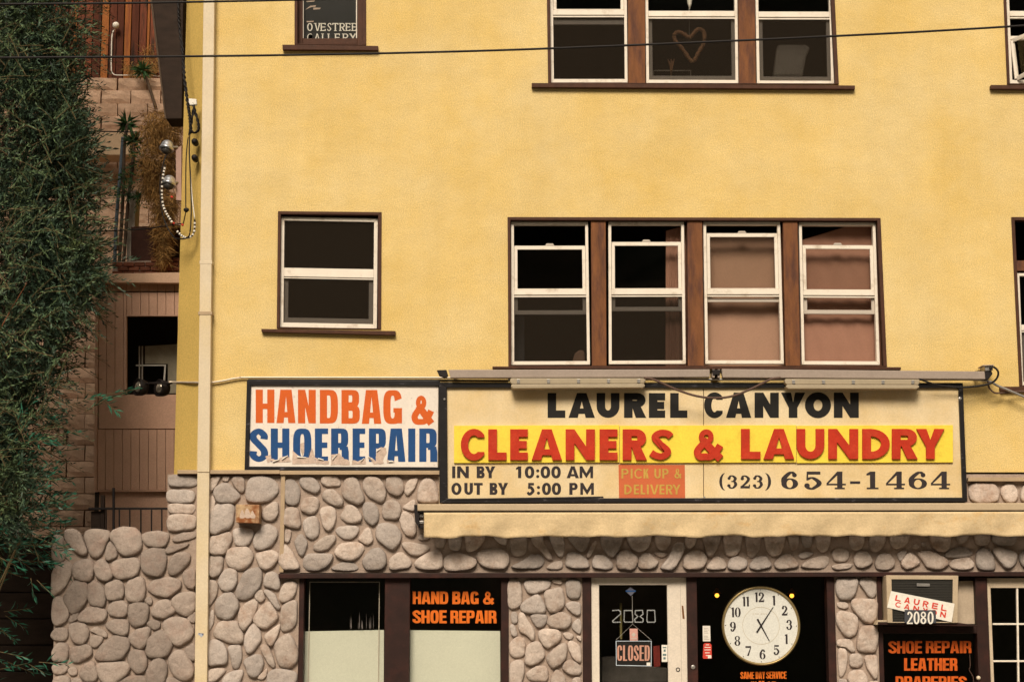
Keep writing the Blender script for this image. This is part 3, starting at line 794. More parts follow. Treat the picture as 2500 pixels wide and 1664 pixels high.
# ================================================================== setting: ground, road, pavement, hillsides
bm = bmesh.new(); box3(bm, -400, 400, -400, 400, -0.6, -0.14)
tag(build('ground', bm, mat('dry_ground', (0.16, 0.12, 0.08), 1.0, amt=0.25, scale=0.6), None), kind='structure')
bm = bmesh.new(); box3(bm, -150, 150, -13.5, -2.6, -0.139, -0.12)
tag(build('road', bm, ASPHALT, None), kind='structure')
bm = bmesh.new(); box3(bm, -150, 150, -2.6, 0.35, -0.138, 0.0)
tag(build('pavement', bm, CONC, None, bevel=0.02), kind='structure')
bm = bmesh.new(); box3(bm, -150, 150, -22, -13.5, -0.138, 0.004)
tag(build('far_pavement', bm, CONC, None, bevel=0.02), kind='structure')
def hill(name, x0, x1, y0, y1, fn, nx=90, ny=40):
    bm = bmesh.new(); g = []
    for j in range(ny + 1):
        row = []
        for i in range(nx + 1):
            x = x0 + (x1 - x0) * i / nx; y = y0 + (y1 - y0) * j / ny
            row.append(bm.verts.new((x, y, fn(x, y))))
        g.append(row)
    for j in range(ny):
        for i in range(nx): bm.faces.new((g[j][i], g[j][i + 1], g[j + 1][i + 1], g[j + 1][i]))
    tag(build(name, bm, HILL, None, smooth=True), kind='structure')
def lump(x, y): return 1.2 * sin(x * .31 + 1.3 * sin(y * .17)) + .9 * sin(y * .41 + x * .23) + .5 * sin(x * .9 + y * .7)
hill('unseen_opposite_hillside', -170, 170, -140, -26, lambda x, y: -0.5 + max(0, (-26 - y)) * 0.62 + lump(x, y) * min(1, (-26 - y) / 8))  # unseen hill behind the camera, steepened to darken overhangs and reflections
hill('canyon_hillside', -170, 170, 8.6, 120, lambda x, y: (9.3 if x < -2 else 9.3) + (y - 8.6) * 0.42 + lump(x, y) * .5 * min(1, (y - 8.6) / 6))

# ================================================================== the yellow building
XL = V(486, 900, 0).x                 # front corner behind the downspout
XB = V(437, 700, 0.40).x              # where the bevelled corner strip ends
XR = V(2960, 900, 0).x
ZL = V(1250, 1152, 0).z               # ledge between stone and stucco
ZT = 13.2
bld = thing('yellow_building', 'yellow stucco building with shops behind a river stone ground floor', 'building', (0, 0, 0))

HOLES = {
 'small': zN.pts('333,150 1405,160 1400,1370 320,1360'),
 'large': zK.pts('92,70 2238,75 2275,930 97,930'),
 'upper': [(1333, -165), (2030, -165), (2048, 206), (1338, 204)],
 'gallery': [(719, -165), (893, -165), (894, 111), (719, 109)],
 'rup': [(2444, -150), (2890, -150), (2905, 207), (2459, 206)],
 'rlow': zQ.pts('510,150 1700,150 1740,1395 570,1395'),
}
from mathutils.geometry import tessellate_polygon
def wall_with_holes(name, outer, holes, y0, y1, m, parent):
    loops = [outer] + holes
    flat = [p for l in loops for p in l]
    tris = tessellate_polygon([[Vector((p.x, p.z, 0)) for p in l] for l in loops])
    bm = bmesh.new()
    A = [bm.verts.new((p.x, y0, p.z)) for p in flat]; B = [bm.verts.new((p.x, y1, p.z)) for p in flat]
    for t in tris:
        bm.faces.new([A[i] for i in t]); bm.faces.new([B[i] for i in reversed(t)])
    k = 0
    for l in loops:
        n = len(l)
        for i in range(n): bm.faces.new((A[k + i], A[k + (i + 1) % n], B[k + (i + 1) % n], B[k + i]))
        k += n
    return build(name, bm, m, parent)
outer = [Vector((XL, 0, ZL)), Vector((XR, 0, ZL)), Vector((XR, 0, ZT)), Vector((XL, 0, ZT))]
wall_with_holes('front_wall', outer, [[V(x, y, 0) for x, y in q] for q in HOLES.values()], 0, 0.2, YEL, bld)
# bevelled corner strip and the side wall running back
bm = bmesh.new()
a = [(XL, 0.001), (XB, 0.40), (XB - 0.03, 7.9), (XB + 0.2, 7.9), (XB + 0.2, 0.47), (XL + 0.02, 0.19)]
lo = [bm.verts.new((x, y, ZL)) for x, y in a]; hi = [bm.verts.new((x, y, ZT)) for x, y in a]
bm.faces.new(lo); bm.faces.new(hi)
for i in range(6): bm.faces.new((lo[i], lo[(i + 1) % 6], hi[(i + 1) % 6], hi[i]))
build('side_wall', bm, YEL_SHADE, bld)
bm = bmesh.new(); box3(bm, XB, XR, 7.91, 8.1, 0, ZT); build('back_wall', bm, YEL_SHADE, bld)
bm = bmesh.new(); box3(bm, XR + 0.002, XR + .2, 0, 8.1, 0, ZT); build('far_side_wall', bm, YEL_SHADE, bld)
bm = bmesh.new(); box3(bm, XB - .2, XR + .3, -0.15, 8.3, ZT + .002, ZT + .25); build('roof', bm, DARKW, bld)
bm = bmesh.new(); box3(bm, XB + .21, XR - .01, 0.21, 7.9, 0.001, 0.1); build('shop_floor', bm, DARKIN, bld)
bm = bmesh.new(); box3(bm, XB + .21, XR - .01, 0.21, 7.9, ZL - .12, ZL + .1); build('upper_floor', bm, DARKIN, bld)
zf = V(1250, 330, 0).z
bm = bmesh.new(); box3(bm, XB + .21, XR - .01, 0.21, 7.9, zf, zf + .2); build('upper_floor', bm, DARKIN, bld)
bm = bmesh.new(); box3(bm, XB + .21, XR - .01, 3.6, 3.7, 0.11, ZT - .01); build('room_darkening_partition', bm, DARKIN, bld)  # unseen partition added so rooms behind the panes stay dark

# ledge and battens
def ledge(x0, x1, y0, y1):
    return rslab('ledge_trim', x0, y0, x1, y1, -0.085, 0.075, TAN, bld, bevel=0.004)
ledge(433, 683, 1146.5, 1156); rslab('ledge_trim', 683.5, 1148, 1082, 1157.5, -0.087, 0.077, TAN, bld)
rslab('ledge_trim', 2364, 1164.5, 2900, 1174, -0.085, 0.075, TAN, bld)
rslab('ledge_shadow_strip', 433, 1156.2, 683, 1159.5, -0.06, 0.05, BROWN, bld, bevel=0)  # dark brown strip painting the ledge's shadow line
slab('vertical_batten', vq(684, 1158, 694, 1396), -0.06, 0.04, TAN, bld)
slab('vertical_batten', vq(1071.5, 1158, 1081, 1230), -0.06, 0.04, TAN, bld)

# mortar slabs of the stone facing, then every stone
bm = bmesh.new()
sp = [(478, 1157), (2900, 1157), (2900, 1397), (2046, 1397), (1242, 1397), (728, 1397)]
prism(bm, [(409, 1157), (2960, 1157), (2960, 1397), (409, 1397)], -0.012, 0.20)
for x0, x1 in ((476, 729), (1242, 1422), (2040, 2144)):
    prism(bm, vq(x0, 1397.2, x1, GROUND), -0.012, 0.20)
facing = build('stone_facing', bm, MORTAR, bld, kind=None)
for zz, txt in FACADE:
    for line in txt.split('\n'):
        stone(zz.pts(line), -0.018, facing, STONE2 if random.random() < .38 else STONE)
# rubble of the low wall left of the downspout
gw = thing('stone_garden_wall', 'low river stone wall with a cobbled top, left of the tan downspout', 'wall', V(300, GROUND, 0))
bm = bmesh.new()
prism(bm, [(133, 1322), (200, 1310), (470, 1310), (474.5, 1397.5), (474.5, GROUND), (128, GROUND)], -0.010, 0.34)
gm = build('mortar_core', bm, MORTAR, gw)
for line in GARDEN[1].split('\n'):
    stone(GARDEN[0].pts(line), -0.016, gm, STONE_SHADE, 1.14)

# lintel over the shopfronts
slab('lintel', [(680, 1399), (2960, 1393.5), (2960, 1404), (680, 1411)], -0.10, 0.11, MAROON, bld, bevel=0.004)

# ------------------------------------------------------------------ windows
def casing(name, q, wpx, parts_sill, mull=(), label=None, frame_w=None):
    """brown casing ring round an opening, with its sill and its posts"""
    f = quad(q)
    W = abs(q[1][0] - q[0][0]); H = abs(q[3][1] - q[0][1])
    bm = bmesh.new()
    ring(bm, f, 0, 0, 1, 1, wpx / W, wpx / H, wpx * 1.2 / W, wpx * .3 / H, -0.014, 0.10)
    c = build(name, bm, BROWN, bld, bevel=0.003, label=label)
    slab('sill', parts_sill, -0.055, 0.062, BROWN, c, bevel=0.004)
    for m_ in mull:
        slab('mullion_post', m_, 0.012, 0.12, RUSTY, c, bevel=0.004)
    return c
def window(q, mid, drop=None, raise_=None, screen=True, s=7.0, sash_m=None, glass=None, top_screen=False, nolower=False):
    f = quad(q)
    W = abs(q[1][0] - q[0][0]); H = abs(q[3][1] - q[0][1])
    su, sv = s / W, s / H
    bm = bmesh.new()
    ring(bm, f, 0, 0, 1, 1, su, sv, su, sv * 1.25, 0.045, 0.075)
    # mid rail, a step proud
    prism(bm, [f(su + .001, mid[0]), f(1 - su - .001, mid[0]), f(1 - su - .001, mid[1] - .004), f(su + .001, mid[1] - .004)], 0.050, 0.06)
    w = build('window', bm, WHITE, bld, bevel=0.003)
    bm = bmesh.new(); prism(bm, [f(su + .001, mid[1] + .003), f(1 - su - .001, mid[1] + .003), f(1 - su - .001, mid[1] + .012), f(su + .001, mid[1] + .012)], 0.056, 0.03)
    build('screen_frame', bm, WHITE, w)
    top = sv
    if drop:
        top = drop
        bm = bmesh.new(); ring(bm, f, su + .004, drop, 1 - su - .004, mid[0] - .001, su * 1.1, sv * 1.3, su * 1.1, sv * .3, 0.062, 0.03)
        o = build('upper_sash', bm, WHITE, w, bevel=0.002)
        bm = bmesh.new(); prism(bm, [f(.5 - .06, drop - .001), f(.5 - .04, drop - .016), f(.5 + .04, drop - .016), f(.5 + .06, drop - .001)], 0.058, 0.03)
        build('sash_latch', bm, GREY_SHADED, w, bevel=0.002)
        u = su * 2.1
        bm = bmesh.new(); prism(bm, [f(u + .005, drop + sv * 1.3), f(1 - u - .005, drop + sv * 1.3), f(1 - u - .005, mid[0]), f(u + .005, mid[0])], 0.078, 0.004)
    else:
        bm = bmesh.new(); prism(bm, [f(su, sv), f(1 - su, sv), f(1 - su, mid[0]), f(su, mid[0])], 0.078, 0.004)
    build('upper_pane', bm, GLASS, w)
    if nolower: return w
    lo0, lo1 = mid[1] + .012, 1 - sv * 1.25
    bt = raise_[1] if raise_ else lo1
    bh = (raise_[1] - raise_[0]) if raise_ else sv * 1.3
    bm = bmesh.new(); ring(bm, f, su + .002, lo0 - .03, 1 - su - .002, bt - .002, su * 1.2, sv * 1.0, su * 1.2, bh, 0.088, 0.03)
    o = build('lower_sash', bm, GREY_SHADED, w, bevel=0.002)
    bm = bmesh.new(); prism(bm, [f(su * 2.2, lo0), f(1 - su * 2.2, lo0), f(1 - su * 2.2, bt - bh), f(su * 2.2, bt - bh)], 0.104, 0.004)
    build('lower_pane', bm, GLASS, w)
    if screen:
        bm = bmesh.new(); prism(bm, [f(su, lo0), f(1 - su, lo0), f(1 - su, lo1), f(su, lo1)], 0.062, 0.001)
        build('insect_screen', bm, SCREEN, w)
    if top_screen:
        bm = bmesh.new(); prism(bm, [f(su, sv), f(1 - su, sv), f(1 - su, mid[0]), f(su, mid[0])], 0.062, 0.001)
        build('insect_screen', bm, SCREEN, w)
    return w

casing('window_casing', HOLES['small'], 7, zN.pts('160,1366 1548,1388 1548,1432 162,1398'))
window(zN.pts('362,207 1366,225 1356,1366 350,1347'), (.462, .545), s=9, top_screen=True)
casing('window_casing', HOLES['large'], 7, zK.pts('5,928 2356,932 2356,946 5,940'),
       [zK.pts('572,88 657,88 662,925 578,925'), zK.pts('1126,88 1212,88 1222,925 1130,925'), zK.pts('1676,90 1760,90 1776,925 1692,925')])
window(zK.pts('112,98 555,98 567,918 114,920'), (.474, .514), .167, (.621, .650))
window(zK.pts('672,98 1107,98 1118,914 675,916'), (.474, .514), .141, (.600, .629))
window(zK.pts('1218,98 1660,98 1682,914 1230,914'), (.474, .514), .080, (.541, .566), screen=False)
window(zK.pts('1768,100 2208,102 2234,920 1785,918'), (.478, .516), .160, (.617, .645), screen=False)
casing('window_casing', HOLES['upper'], 7.5, zL.pts('52,582 2320,600 2320,626 52,612'),
       [zL.pts('724,-460 846,-460 850,588 730,588'), zL.pts('1498,-460 1612,-460 1626,592 1506,592')])
window(zL.pts('176,-425 716,-425 725,580 188,580'), (.494, .532), .12, (.562, .597))
window(zL.pts('844,-425 1490,-425 1502,587 856,585'), (.497, .539))
window(zL.pts('1614,-425 2148,-425 2174,593 1632,591'), (.499, .541))
# gallery window: deep brown casing, sign seen through the pane
c = casing('window_casing', HOLES['gallery'], 7, zM.pts('430,676 1880,696 1880,762 432,752'))
bm = bmesh.new()
prism(bm, zM.pts('1565,-1000 1660,-1000 1658,680 1565,680'), 0.02, 0.12)
prism(bm, zM.pts('660,-1000 738,-1000 738,678 660,676'), 0.10, 0.06)
build('window_stile', bm, BROWN, c, bevel=0.003)
slab('bottom_rail', zM.pts('740,584 1563,580 1563,672 740,672'), 0.06, 0.06, BROWN, c)
bm = bmesh.new(); prism(bm, zM.pts('742,-1000 1562,-1000 1562,582 742,582'), 0.10, 0.004); build('pane', bm, GLASS, c)
slab('putty_line', zM.pts('741,-1000 752,-1000 752,580 741,580'), 0.088, 0.01, GREY_SHADED, c, bevel=0)
slab('putty_line', zM.pts('1545,-1000 1560,-1000 1560,580 1545,580'), 0.088, 0.01, WHITE, c, bevel=0)
gs = thing('gallery_sign', 'black card sign with white lettering reading OVESTREET GALLERY behind top left window', 'sign', V(812, 90, 0.14))
slab('sign_card', zM.pts('700,-900 1640,-900 1640,720 700,720'), 0.15, 0.01, BLACK, gs, bevel=0)
bm = Sink()
xs = [805, 918, 1010, 1110, 1186, 1298, 1390, 1482, 1575]
for ch, x0, x1 in zip('OVESTREET', xs, [888, 1005, 1085, 1172, 1278, 1378, 1460, 1552, 1640]):
    letter(bm, ch, zM.box(x0, 352, x1, 472), 0.1485, 0.001, .15, .11, 'S')
for ch, x0, x1 in zip('GALLERY', [805, 915, 1030, 1120, 1225, 1345, 1450], [885, 1000, 1095, 1190, 1300, 1430, 1545]):
    letter(bm, 'C' if ch == 'G' else ch, zM.box(x0, 512, x1, 628), 0.1485, 0.001, .15, .11, 'S')
build('lettering', bm, WPAPER, gs)
bm = bmesh.new()
for ln in ('790,20 930,8 905,28 800,34', '778,150 850,92 940,82 930,104 860,112 800,140', '900,118 1010,120 1000,140 900,150', '795,322 905,318 900,334 800,340'):
    prism(bm, zM.pts(ln), 0.1490, 0.001)
build('scuff', bm, TORN, gs, kind='stuff')
# windows cut by the right edge of the photo
casing('window_casing', HOLES['rup'], 7, [(2419, 207.5), (2930, 209), (2930, 218.5), (2419, 217.5)])
w = window([(2451, -150), (2650, -150), (2664, 205), (2465, 204)], (.50, .54), nolower=True)
window([(2680, -150), (2882, -150), (2898, 205), (2694, 204)], (.50, .54))
bm = bmesh.new()
def bar3(bm, a, b, w_, t_):
    d = (b - a).normalized(); s = d.cross(Vector((0, 1, 0))).normalized() * w_ / 2; y = Vector((0, t_, 0))
    vs_ = [bm.verts.new(p + q) for p in (a, b) for q in (s, -s, -s + y, s + y)]
    for i in range(4): bm.faces.new((vs_[i], vs_[(i + 1) % 4], vs_[4 + (i + 1) % 4], vs_[4 + i]))
    bm.faces.new(vs_[:4]); bm.faces.new(list(reversed(vs_[4:])))
A_, B_, C_, D_ = V(2472, 99, 0.03), V(2483, 192, 0.03), V(2560, 150, -0.32), V(2548, 68, -0.32)
E_, F_ = V(2650, 100, 0.0), V(2655, 195, 0.0)
for p, q_ in ((A_, B_), (B_, C_), (C_, D_), (D_, A_), (D_, E_), (C_, F_)): bar3(bm, p, q_, 0.045, 0.03)
build('projecting_sash', bm, WHITE, w, bevel=0.003)
slab('lower_rail', [(2466, 88), (2650, 88), (2650, 97), (2466, 97)], 0.04, 0.05, WHITE, w)
bm = bmesh.new(); fs = [A_, B_, C_, D_]; vv = [bm.verts.new(p) for p in fs] + [bm.verts.new(p + Vector((.01, .004, 0))) for p in fs]
bm.faces.new(vv[:4]); bm.faces.new(vv[4:]); [bm.faces.new((vv[i], vv[(i + 1) % 4], vv[4 + (i + 1) % 4], vv[4 + i])) for i in range(4)]
build('projecting_pane', bm, GLASS, w)
c = casing('window_casing', HOLES['rlow'], 8, zQ.pts('428,1396 1900,1396 1900,1428 430,1428'))
slab('transom_rail', zQ.pts('537,470 1640,470 1640,545 541,545'), 0.02, 0.1, RUSTY, c)
window(zQ.pts('548,562 1080,562 1110,1388 578,1388'), (.46, .515))
window(zQ.pts('1130,562 1640,562 1680,1388 1160,1388'), (.46, .515))

# ------------------------------------------------------------------ curtains and things seen in the windows
def cloth(name, q, d, depth, folds, m, label, cat, slant=0.0, nx=60, ny=14, hem=0.0):
    f = quad(q); bm = bmesh.new(); g = []
    for j in range(ny + 1):
        row = []
        for i in range(nx + 1):
            u, v = i / nx, j / ny
            ph = folds * 2 * pi * (u + slant * (1 - v) ** 1.2)
            y = d + depth * (sin(ph) + .4 * sin(2.3 * ph + 1)) * (0.45 + .55 * v)
            p = V(*f(u, v + hem * sin(u * 17) * v), y)
            row.append(bm.verts.new(p))
        g.append(row)
    for j in range(ny):
        for i in range(nx): bm.faces.new((g[j][i], g[j][i + 1], g[j + 1][i + 1], g[j + 1][i]))
    return tag(build(name, bm, m, None, smooth=True), label, cat)
cloth('curtain', zK.pts('1003,150 1122,118 1122,930 1000,930'), 0.22, 0.012, 3, CURT, 'narrow pink curtain gathered at the right side of the second window of four', 'curtain')
cloth('curtain', zK.pts('1205,158 1690,166 1705,930 1215,930'), 0.24, 0.006, 2, BLIND, 'flat tan curtain filling the third window of four', 'curtain')
cloth('curtain', zK.pts('1740,216 2235,66 2260,930 1750,930'), 0.20, 0.007, 4.5, CURT, 'pink brown curtain hanging in slanting folds in the rightmost window of four', 'curtain', slant=.5)
bm = bmesh.new(); prism(bm, [V(0, 0, 0)[:2] for _ in range(0)] or zK.pts('505,835 522,832 536,845 540,905 462,905 480,850'), 0.30, 0.06)
tag(build('cushion', bm, BLIND, None, smooth=False, bevel=0.02), 'pale lump of cloth at bottom right inside the first window of four', 'cushion')
slab('wardrobe_edge', zK.pts('118,640 188,640 190,905 118,905'), 0.34, 0.05, mat('slate_wood', (0.06, 0.06, 0.062), 0.7), None, bevel=0.004)
tag(bpy.data.objects['wardrobe_edge'], 'dark slate upright panel at bottom left inside the first window of four', 'panel')
# heart wreath
hp = [V(*zL(a, b), 0.14) for a, b in ((1178, 432), (1110, 345), (1062, 290), (1050, 250), (1080, 226), (1120, 240), (1158, 266), (1185, 240), (1216, 208), (1250, 215), (1264, 250), (1258, 305), (1220, 372))]
bm = bmesh.new()
P = smooth_path(hp, 6, closed=True)
tube(bm, P, [0.022 + 0.004 * sin(i * 2.1) for i in range(len(P))], 8, closed=True)
wr = thing('heart_wreath', 'brown twig heart wreath hanging behind the middle upstairs window', 'wreath', hp[0])
build('vine_ring', bm, WREATH, wr, smooth=True)
bm = bmesh.new(); tube(bm, [V(*zL(1158, 262), 0.14), V(*zL(1156, 60), 0.14)], 0.003, 5); build('hanging_string', bm, STRING, wr)
bm = bmesh.new(); lathe(bm, V(*zL(1160, 66), 0.15), Vector((0, 0, 1)), [(0, .004), (.06, .022), (.16, .035), (.28, .04), (.30, .01)], 12)
tag(build('white_ornament', bm, WPAPER, None, smooth=True), 'cream cone ornament hanging at the top of the middle upstairs window', 'ornament')
pv = thing('potted_stem', 'dim brown dried stems standing inside the middle upstairs window', 'plant', V(*zL(1030, 540), 0.25))
bm = bmesh.new()
for k in range(5): tube(bm, [V(*zL(1030, 545), 0.25), V(*zL(1024 + k * 4, 470), 0.25), V(*zL(1008 + k * 11, 415 + (k % 2) * 14), 0.25)], 0.006, 5)
build('stems', bm, WREATH, pv, kind='stuff')
bm = bmesh.new(); ring(bm, quad(zL.pts('905,492 1170,492 1170,545 905,545')), 0, 0, 1, 1, .02, .1, .02, .1, 0.30, 0.02)
tag(build('picture_frame', bm, GREY_SHADED, None), 'thin pale frame lying low inside the middle upstairs window', 'frame')
ls = thing('lamp_shade', 'grey lamp shade like shape inside the third upstairs window', 'lamp', V(*zL(1850, 540), 0.4))
bm = bmesh.new(); prism(bm, zL.pts('1775,310 1975,310 2010,330 1980,400 1955,540 1745,540'), 0.30, 0.12); build('shade', bm, mat('grey_shade', (0.34, 0.29, 0.24), 0.8), ls, bevel=0.03)

# ------------------------------------------------------------------ downspout, conduits
bm = bmesh.new()
def spout(bm, ya, yb, w0=0.0):
    def xl(y): return 474.8 + (1664 - y) * (496.5 - 474.8) / 1664
    def xr(y): return 505.3 + (1664 - y) * (523.5 - 505.3) / 1664
    prism(bm, [(xl(ya) - w0, ya), (xr(ya) + w0, ya), (xr(yb) + w0, yb), (xl(yb) - w0, yb)], -0.115 - w0 * .002, 0.095 + w0 * .002)
ds = None
for ya, yb in ((-260, 640), (641.5, 1152), (1153.5, GROUND)):
    bm = bmesh.new(); spout(bm, ya, yb)
    o = build('downspout_length', bm, CREAM, ds or bld, bevel=0.006)
bm = bmesh.new(); spout(bm, 636, 644, 1.2); build('downspout_joint', bm, CREAM, bld, bevel=0.002)
bm = bmesh.new(); spout(bm, 760, 768, 2.6); build('downspout_strap', bm, TAN, bld, bevel=0.002)
slab('sticker_scrap', zP.pts('20,905 95,912 92,935 60,965 45,940 22,930'), -0.117, 0.001, mat('blue_white_scrap', (.35, .37, .42), .6, c2=(.05, .07, .14), c2at=(.5, .55), c2scale=40), bld, bevel=0)
def run(name, pts, r, m, label, cat, d=None, sub=5, seg=8, straight=False):
    P = [V(p[0], p[1], p[2] if len(p) > 2 else d) for p in pts]
    if not straight: P = smooth_path(P, sub)
    bm = bmesh.new(); tube(bm, P, r, seg)
    return tag(build(name, bm, m, None, smooth=True), label, cat)
run('metal_conduit', [(412, 932, .42), (432, 932.5, .38), (480, 933, 0), (511, 933.5, -.03), (545, 929, -.03), (583, 922, -.03), (640, 921, -.03), (1080, 921.5, -.03), (1240, 922, -.03)], 0.011, PIPEW,
    'thin pale metal conduit running along the wall above the handbag sign', 'conduit')
run('metal_conduit', [(1240, 925.5, -.13), (1700, 925.5, -.13), (2200, 926, -.13), (2390, 927, -.13), (2440, 943, -.13), (2500, 968, -.13), (2600, 1008, -.13)], 0.013, SILVER,
    'grey metal conduit under the light beam bending down at the right', 'conduit')
run('black_conduit', [(606, 926.5, -.05), (1080, 928, -.05), (1245, 929, -.05)], 0.008, CABLE, 'thin black pipe under the pale conduit on the left sign', 'pipe')

# ------------------------------------------------------------------ handbag sign
hb = thing('handbag_sign', 'white HANDBAG & SHOEREPAIR sign in black frame with orange and peeling blue letters', 'sign', V(840, 1150, -.05))
f = quad(zE.pts('45,97 1725,104 1722,886 24,880'))
bm = bmesh.new(); ring(bm, f, 0, 0, 1, 1, .022, .055, .006, .042, -0.085, 0.08); build('frame', bm, BLACKF, hb, bevel=0.004)
slab('sign_board', zE.pts('70,135 1712,145 1706,862 60,852'), -0.06, 0.05, WBOARD, hb)
bm = Sink()
for ch, a, b in (('H', 122, 285), ('A', 303, 468), ('N', 490, 645), ('D', 680, 838), ('B', 868, 1028), ('A', 1045, 1215), ('G', 1232, 1395)):
    k = (a - 122) * .004
    letter(bm, ch, zE.box(a, 180 + k, b, 470 + k * 2), -0.0612, 0.001, .215, .165, 'I')
letter(bm, '&', zE.box(1475, 232, 1662, 485), -0.0612, 0.001, .26, .22, 'I')
build('orange_lettering', bm, ORANGE, hb)
bm = Sink()
for ch, a, b in (('S', 72, 225), ('H', 253, 415), ('O', 447, 607), ('E', 637, 752), ('R', 778, 932), ('E', 965, 1075), ('P', 1107, 1255), ('A', 1265, 1425), ('I', 1447, 1513), ('R', 1545, 1702)):
    letter(bm, ch, zE.box(a, 518, b, 808), -0.0612, 0.001, .215, .165, 'I')
build('blue_lettering', bm, BLUE, hb)
bm = bmesh.new()
for k, ln in enumerate(('255,778 300,790 345,770 400,752 418,770 430,812 330,815 262,808', '440,700 475,745 520,765 585,770 612,690 640,780 640,825 445,830',
           '636,765 700,795 760,800 762,830 650,830', '780,742 850,735 880,770 935,800 940,835 778,832 ', '960,795 1010,800 1075,778 1085,830 960,832',
           '1175,700 1215,680 1255,690 1262,740 1230,790 1240,825 1150,828 1100,770 1130,770 1165,800', '1262,790 1330,800 1330,815 1262,815',
           '510,650 542,640 548,700 530,760 512,700', '205,765 250,740 258,800 225,815')):
    pts = zE.pts(ln); ct = (sum(p[0] for p in pts) / len(pts), sum(p[1] for p in pts) / len(pts))
    q = []
    for i in range(len(pts)):
        a, b = pts[i], pts[(i + 1) % len(pts)]
        for s in (0, .33, .66):
            q.append((a[0] + (b[0] - a[0]) * s + random.uniform(-1.3, 1.3), a[1] + (b[1] - a[1]) * s + random.uniform(-1.3, 1.3)))
    prism(bm, q, -0.0628 - k * .0001, 0.001)
build('torn_patches', bm, TORN, hb, kind='stuff')
bm = bmesh.new()
for a, b, l, an in ((300, 792, 60, -.3), (375, 765, 60, -.55), (520, 762, 75, .12), (592, 720, 60, -1.3), (810, 760, 60, -.8), (1050, 785, 40, -.7), (1120, 770, 50, .8), (1190, 700, 40, -.5), (690, 780, 50, .3), (1300, 800, 40, .1)):
    c0 = zE(a, b); dx, dy = cos(an) * l / 2 / 3.56, sin(an) * l / 2 / 3.56
    A_ = V(c0[0] - dx, c0[1] - dy, -.064); B_ = V(c0[0] + dx, c0[1] + dy, -.064)
    up = Vector((random.uniform(-.004, .004), -0.016, -.012))
    vs_ = [bm.verts.new(p) for p in (A_, B_, B_ + up * .7, A_ + up)]
    bm.faces.new(vs_)
build('curled_flakes', bm, WPAPER, hb, kind='stuff')

# ------------------------------------------------------------------ the big cleaners sign
cs = thing('cleaners_sign', 'long cream LAUREL CANYON CLEANERS & LAUNDRY sign with raised red letters on yellow', 'sign', V(1715, 1228, -.05))
f = quad([(1071, 933), (2351, 934), (2362, 1224), (1073, 1226.5)])
bm = bmesh.new(); ring(bm, f, 0, 0, 1, 1, .0155, .042, .0085, .036, -0.12, 0.11); build('frame', bm, BLACKF, cs, bevel=0.005)
for k, (a, b) in enumerate(((1090, 1717), (1718.5, 2350))):
    slab('sign_panel', [(a, 944), (b, 944), (b + (2 if k else 0), 1217), (a, 1217)], -0.085, 0.07, BOARD, cs, bevel=0.002)
slab('frame_strip', zF.pts('160,1118 1325,1100 1330,1112 800,1126 165,1132'), -0.124, 0.02, BLACKF, cs)
bm = Sink()
for ch, a, b in (('L', 900, 1035), ('A', 1060, 1262), ('U', 1275, 1450), ('R', 1485, 1655), ('E', 1675, 1800), ('L', 1838, 1970)):
    letter(bm, ch, zF.box(a, 310, b, 500), -0.0862, 0.001, .345, .30 if ch != 'A' else .22, 'F')
for ch, a, b in (('C', 55, 187), ('A', 210, 390), ('N', 413, 585), ('Y', 600, 772), ('O', 770, 955), ('N', 975, 1152)):
    letter(bm, ch, zG.box(a, 284, b, 463), -0.0862, 0.001, .345, .28 if ch != 'A' else .22, 'F')
build('black_lettering', bm, BLACK, cs)
for a, b in ((1108.4, 1512), (1513.2, 1944), (1945.2, 2326.7)):
    slab('yellow_strip', [(a, 1038.5), (b, 1037), (b, 1128), (a, 1129.5)], -0.108, 0.021, YBOARD, cs, bevel=0.002)
CL = [('C', 235, 415), ('L', 445, 585), ('E', 613, 748), ('A', 778, 1010), ('N', 1038, 1262), ('E', 1298, 1435), ('R', 1475, 1660), ('S', 1688, 1855), ('&', 2010, 2238)]
LA = [('L', 318, 455), ('A', 478, 695), ('U', 712, 908), ('N', 937, 1148), ('D', 1178, 1372), ('R', 1388, 1570), ('Y', 1562, 1760)]
for zz, seq, y0, y1 in ((zF, CL, 587, 822), (zG, LA, 541, 754)):
    for ch, a, b in seq:
        bm = bmesh.new(); letter(bm, ch, zz.box(a, y0, b, y1), -0.134, 0.028, .285 if ch not in 'S&' else .26, .245 if ch not in 'A' else .19, 'F')
        build('letter', bm, REDL, cs)
bm = Sink()
def row(seq, zz, y0, y1, t, b, st, d=-0.0862):
    for ch, a, c_ in seq: letter(bm, ch, zz.box(a, y0, c_, y1), d, 0.001, t, b if ch != 'A' else b * .85, st)
row([('I', 168, 194), ('N', 207, 297), ('B', 357, 418), ('Y', 420, 500), ('1', 658, 698), ('0', 725, 798), ('0', 846, 920), ('0', 928, 1001), ('A', 1045, 1140), ('M', 1145, 1248)], zF, 870, 961, .27, .21, 'F')
letter(bm, ':', zF.box(812, 870, 836, 961), -0.0862, .001, .2, .2, 'F')
row([('O', 163, 241), ('U', 262, 328), ('T', 335, 403), ('B', 456, 516), ('Y', 518, 598), ('5', 742, 800), ('0', 857, 926), ('0', 932, 1003), ('P', 1066, 1130), ('M', 1150, 1254)], zF, 997, 1088, .27, .21, 'F')
letter(bm, ':', zF.box(818, 997, 842, 1088), -0.0862, .001, .2, .2, 'F')
row([('6', 603, 722), ('5', 762, 890), ('4', 920, 1060), ('-', 1090, 1162), ('1', 1200, 1300), ('4', 1342, 1480), ('6', 1507, 1636), ('4', 1660, 1800)], zG, 843, 968, .30, .10, 'C')
row([('3', 218, 290), ('2', 310, 382), ('3', 400, 472)], zG, 870, 962, .24, .10, 'C')
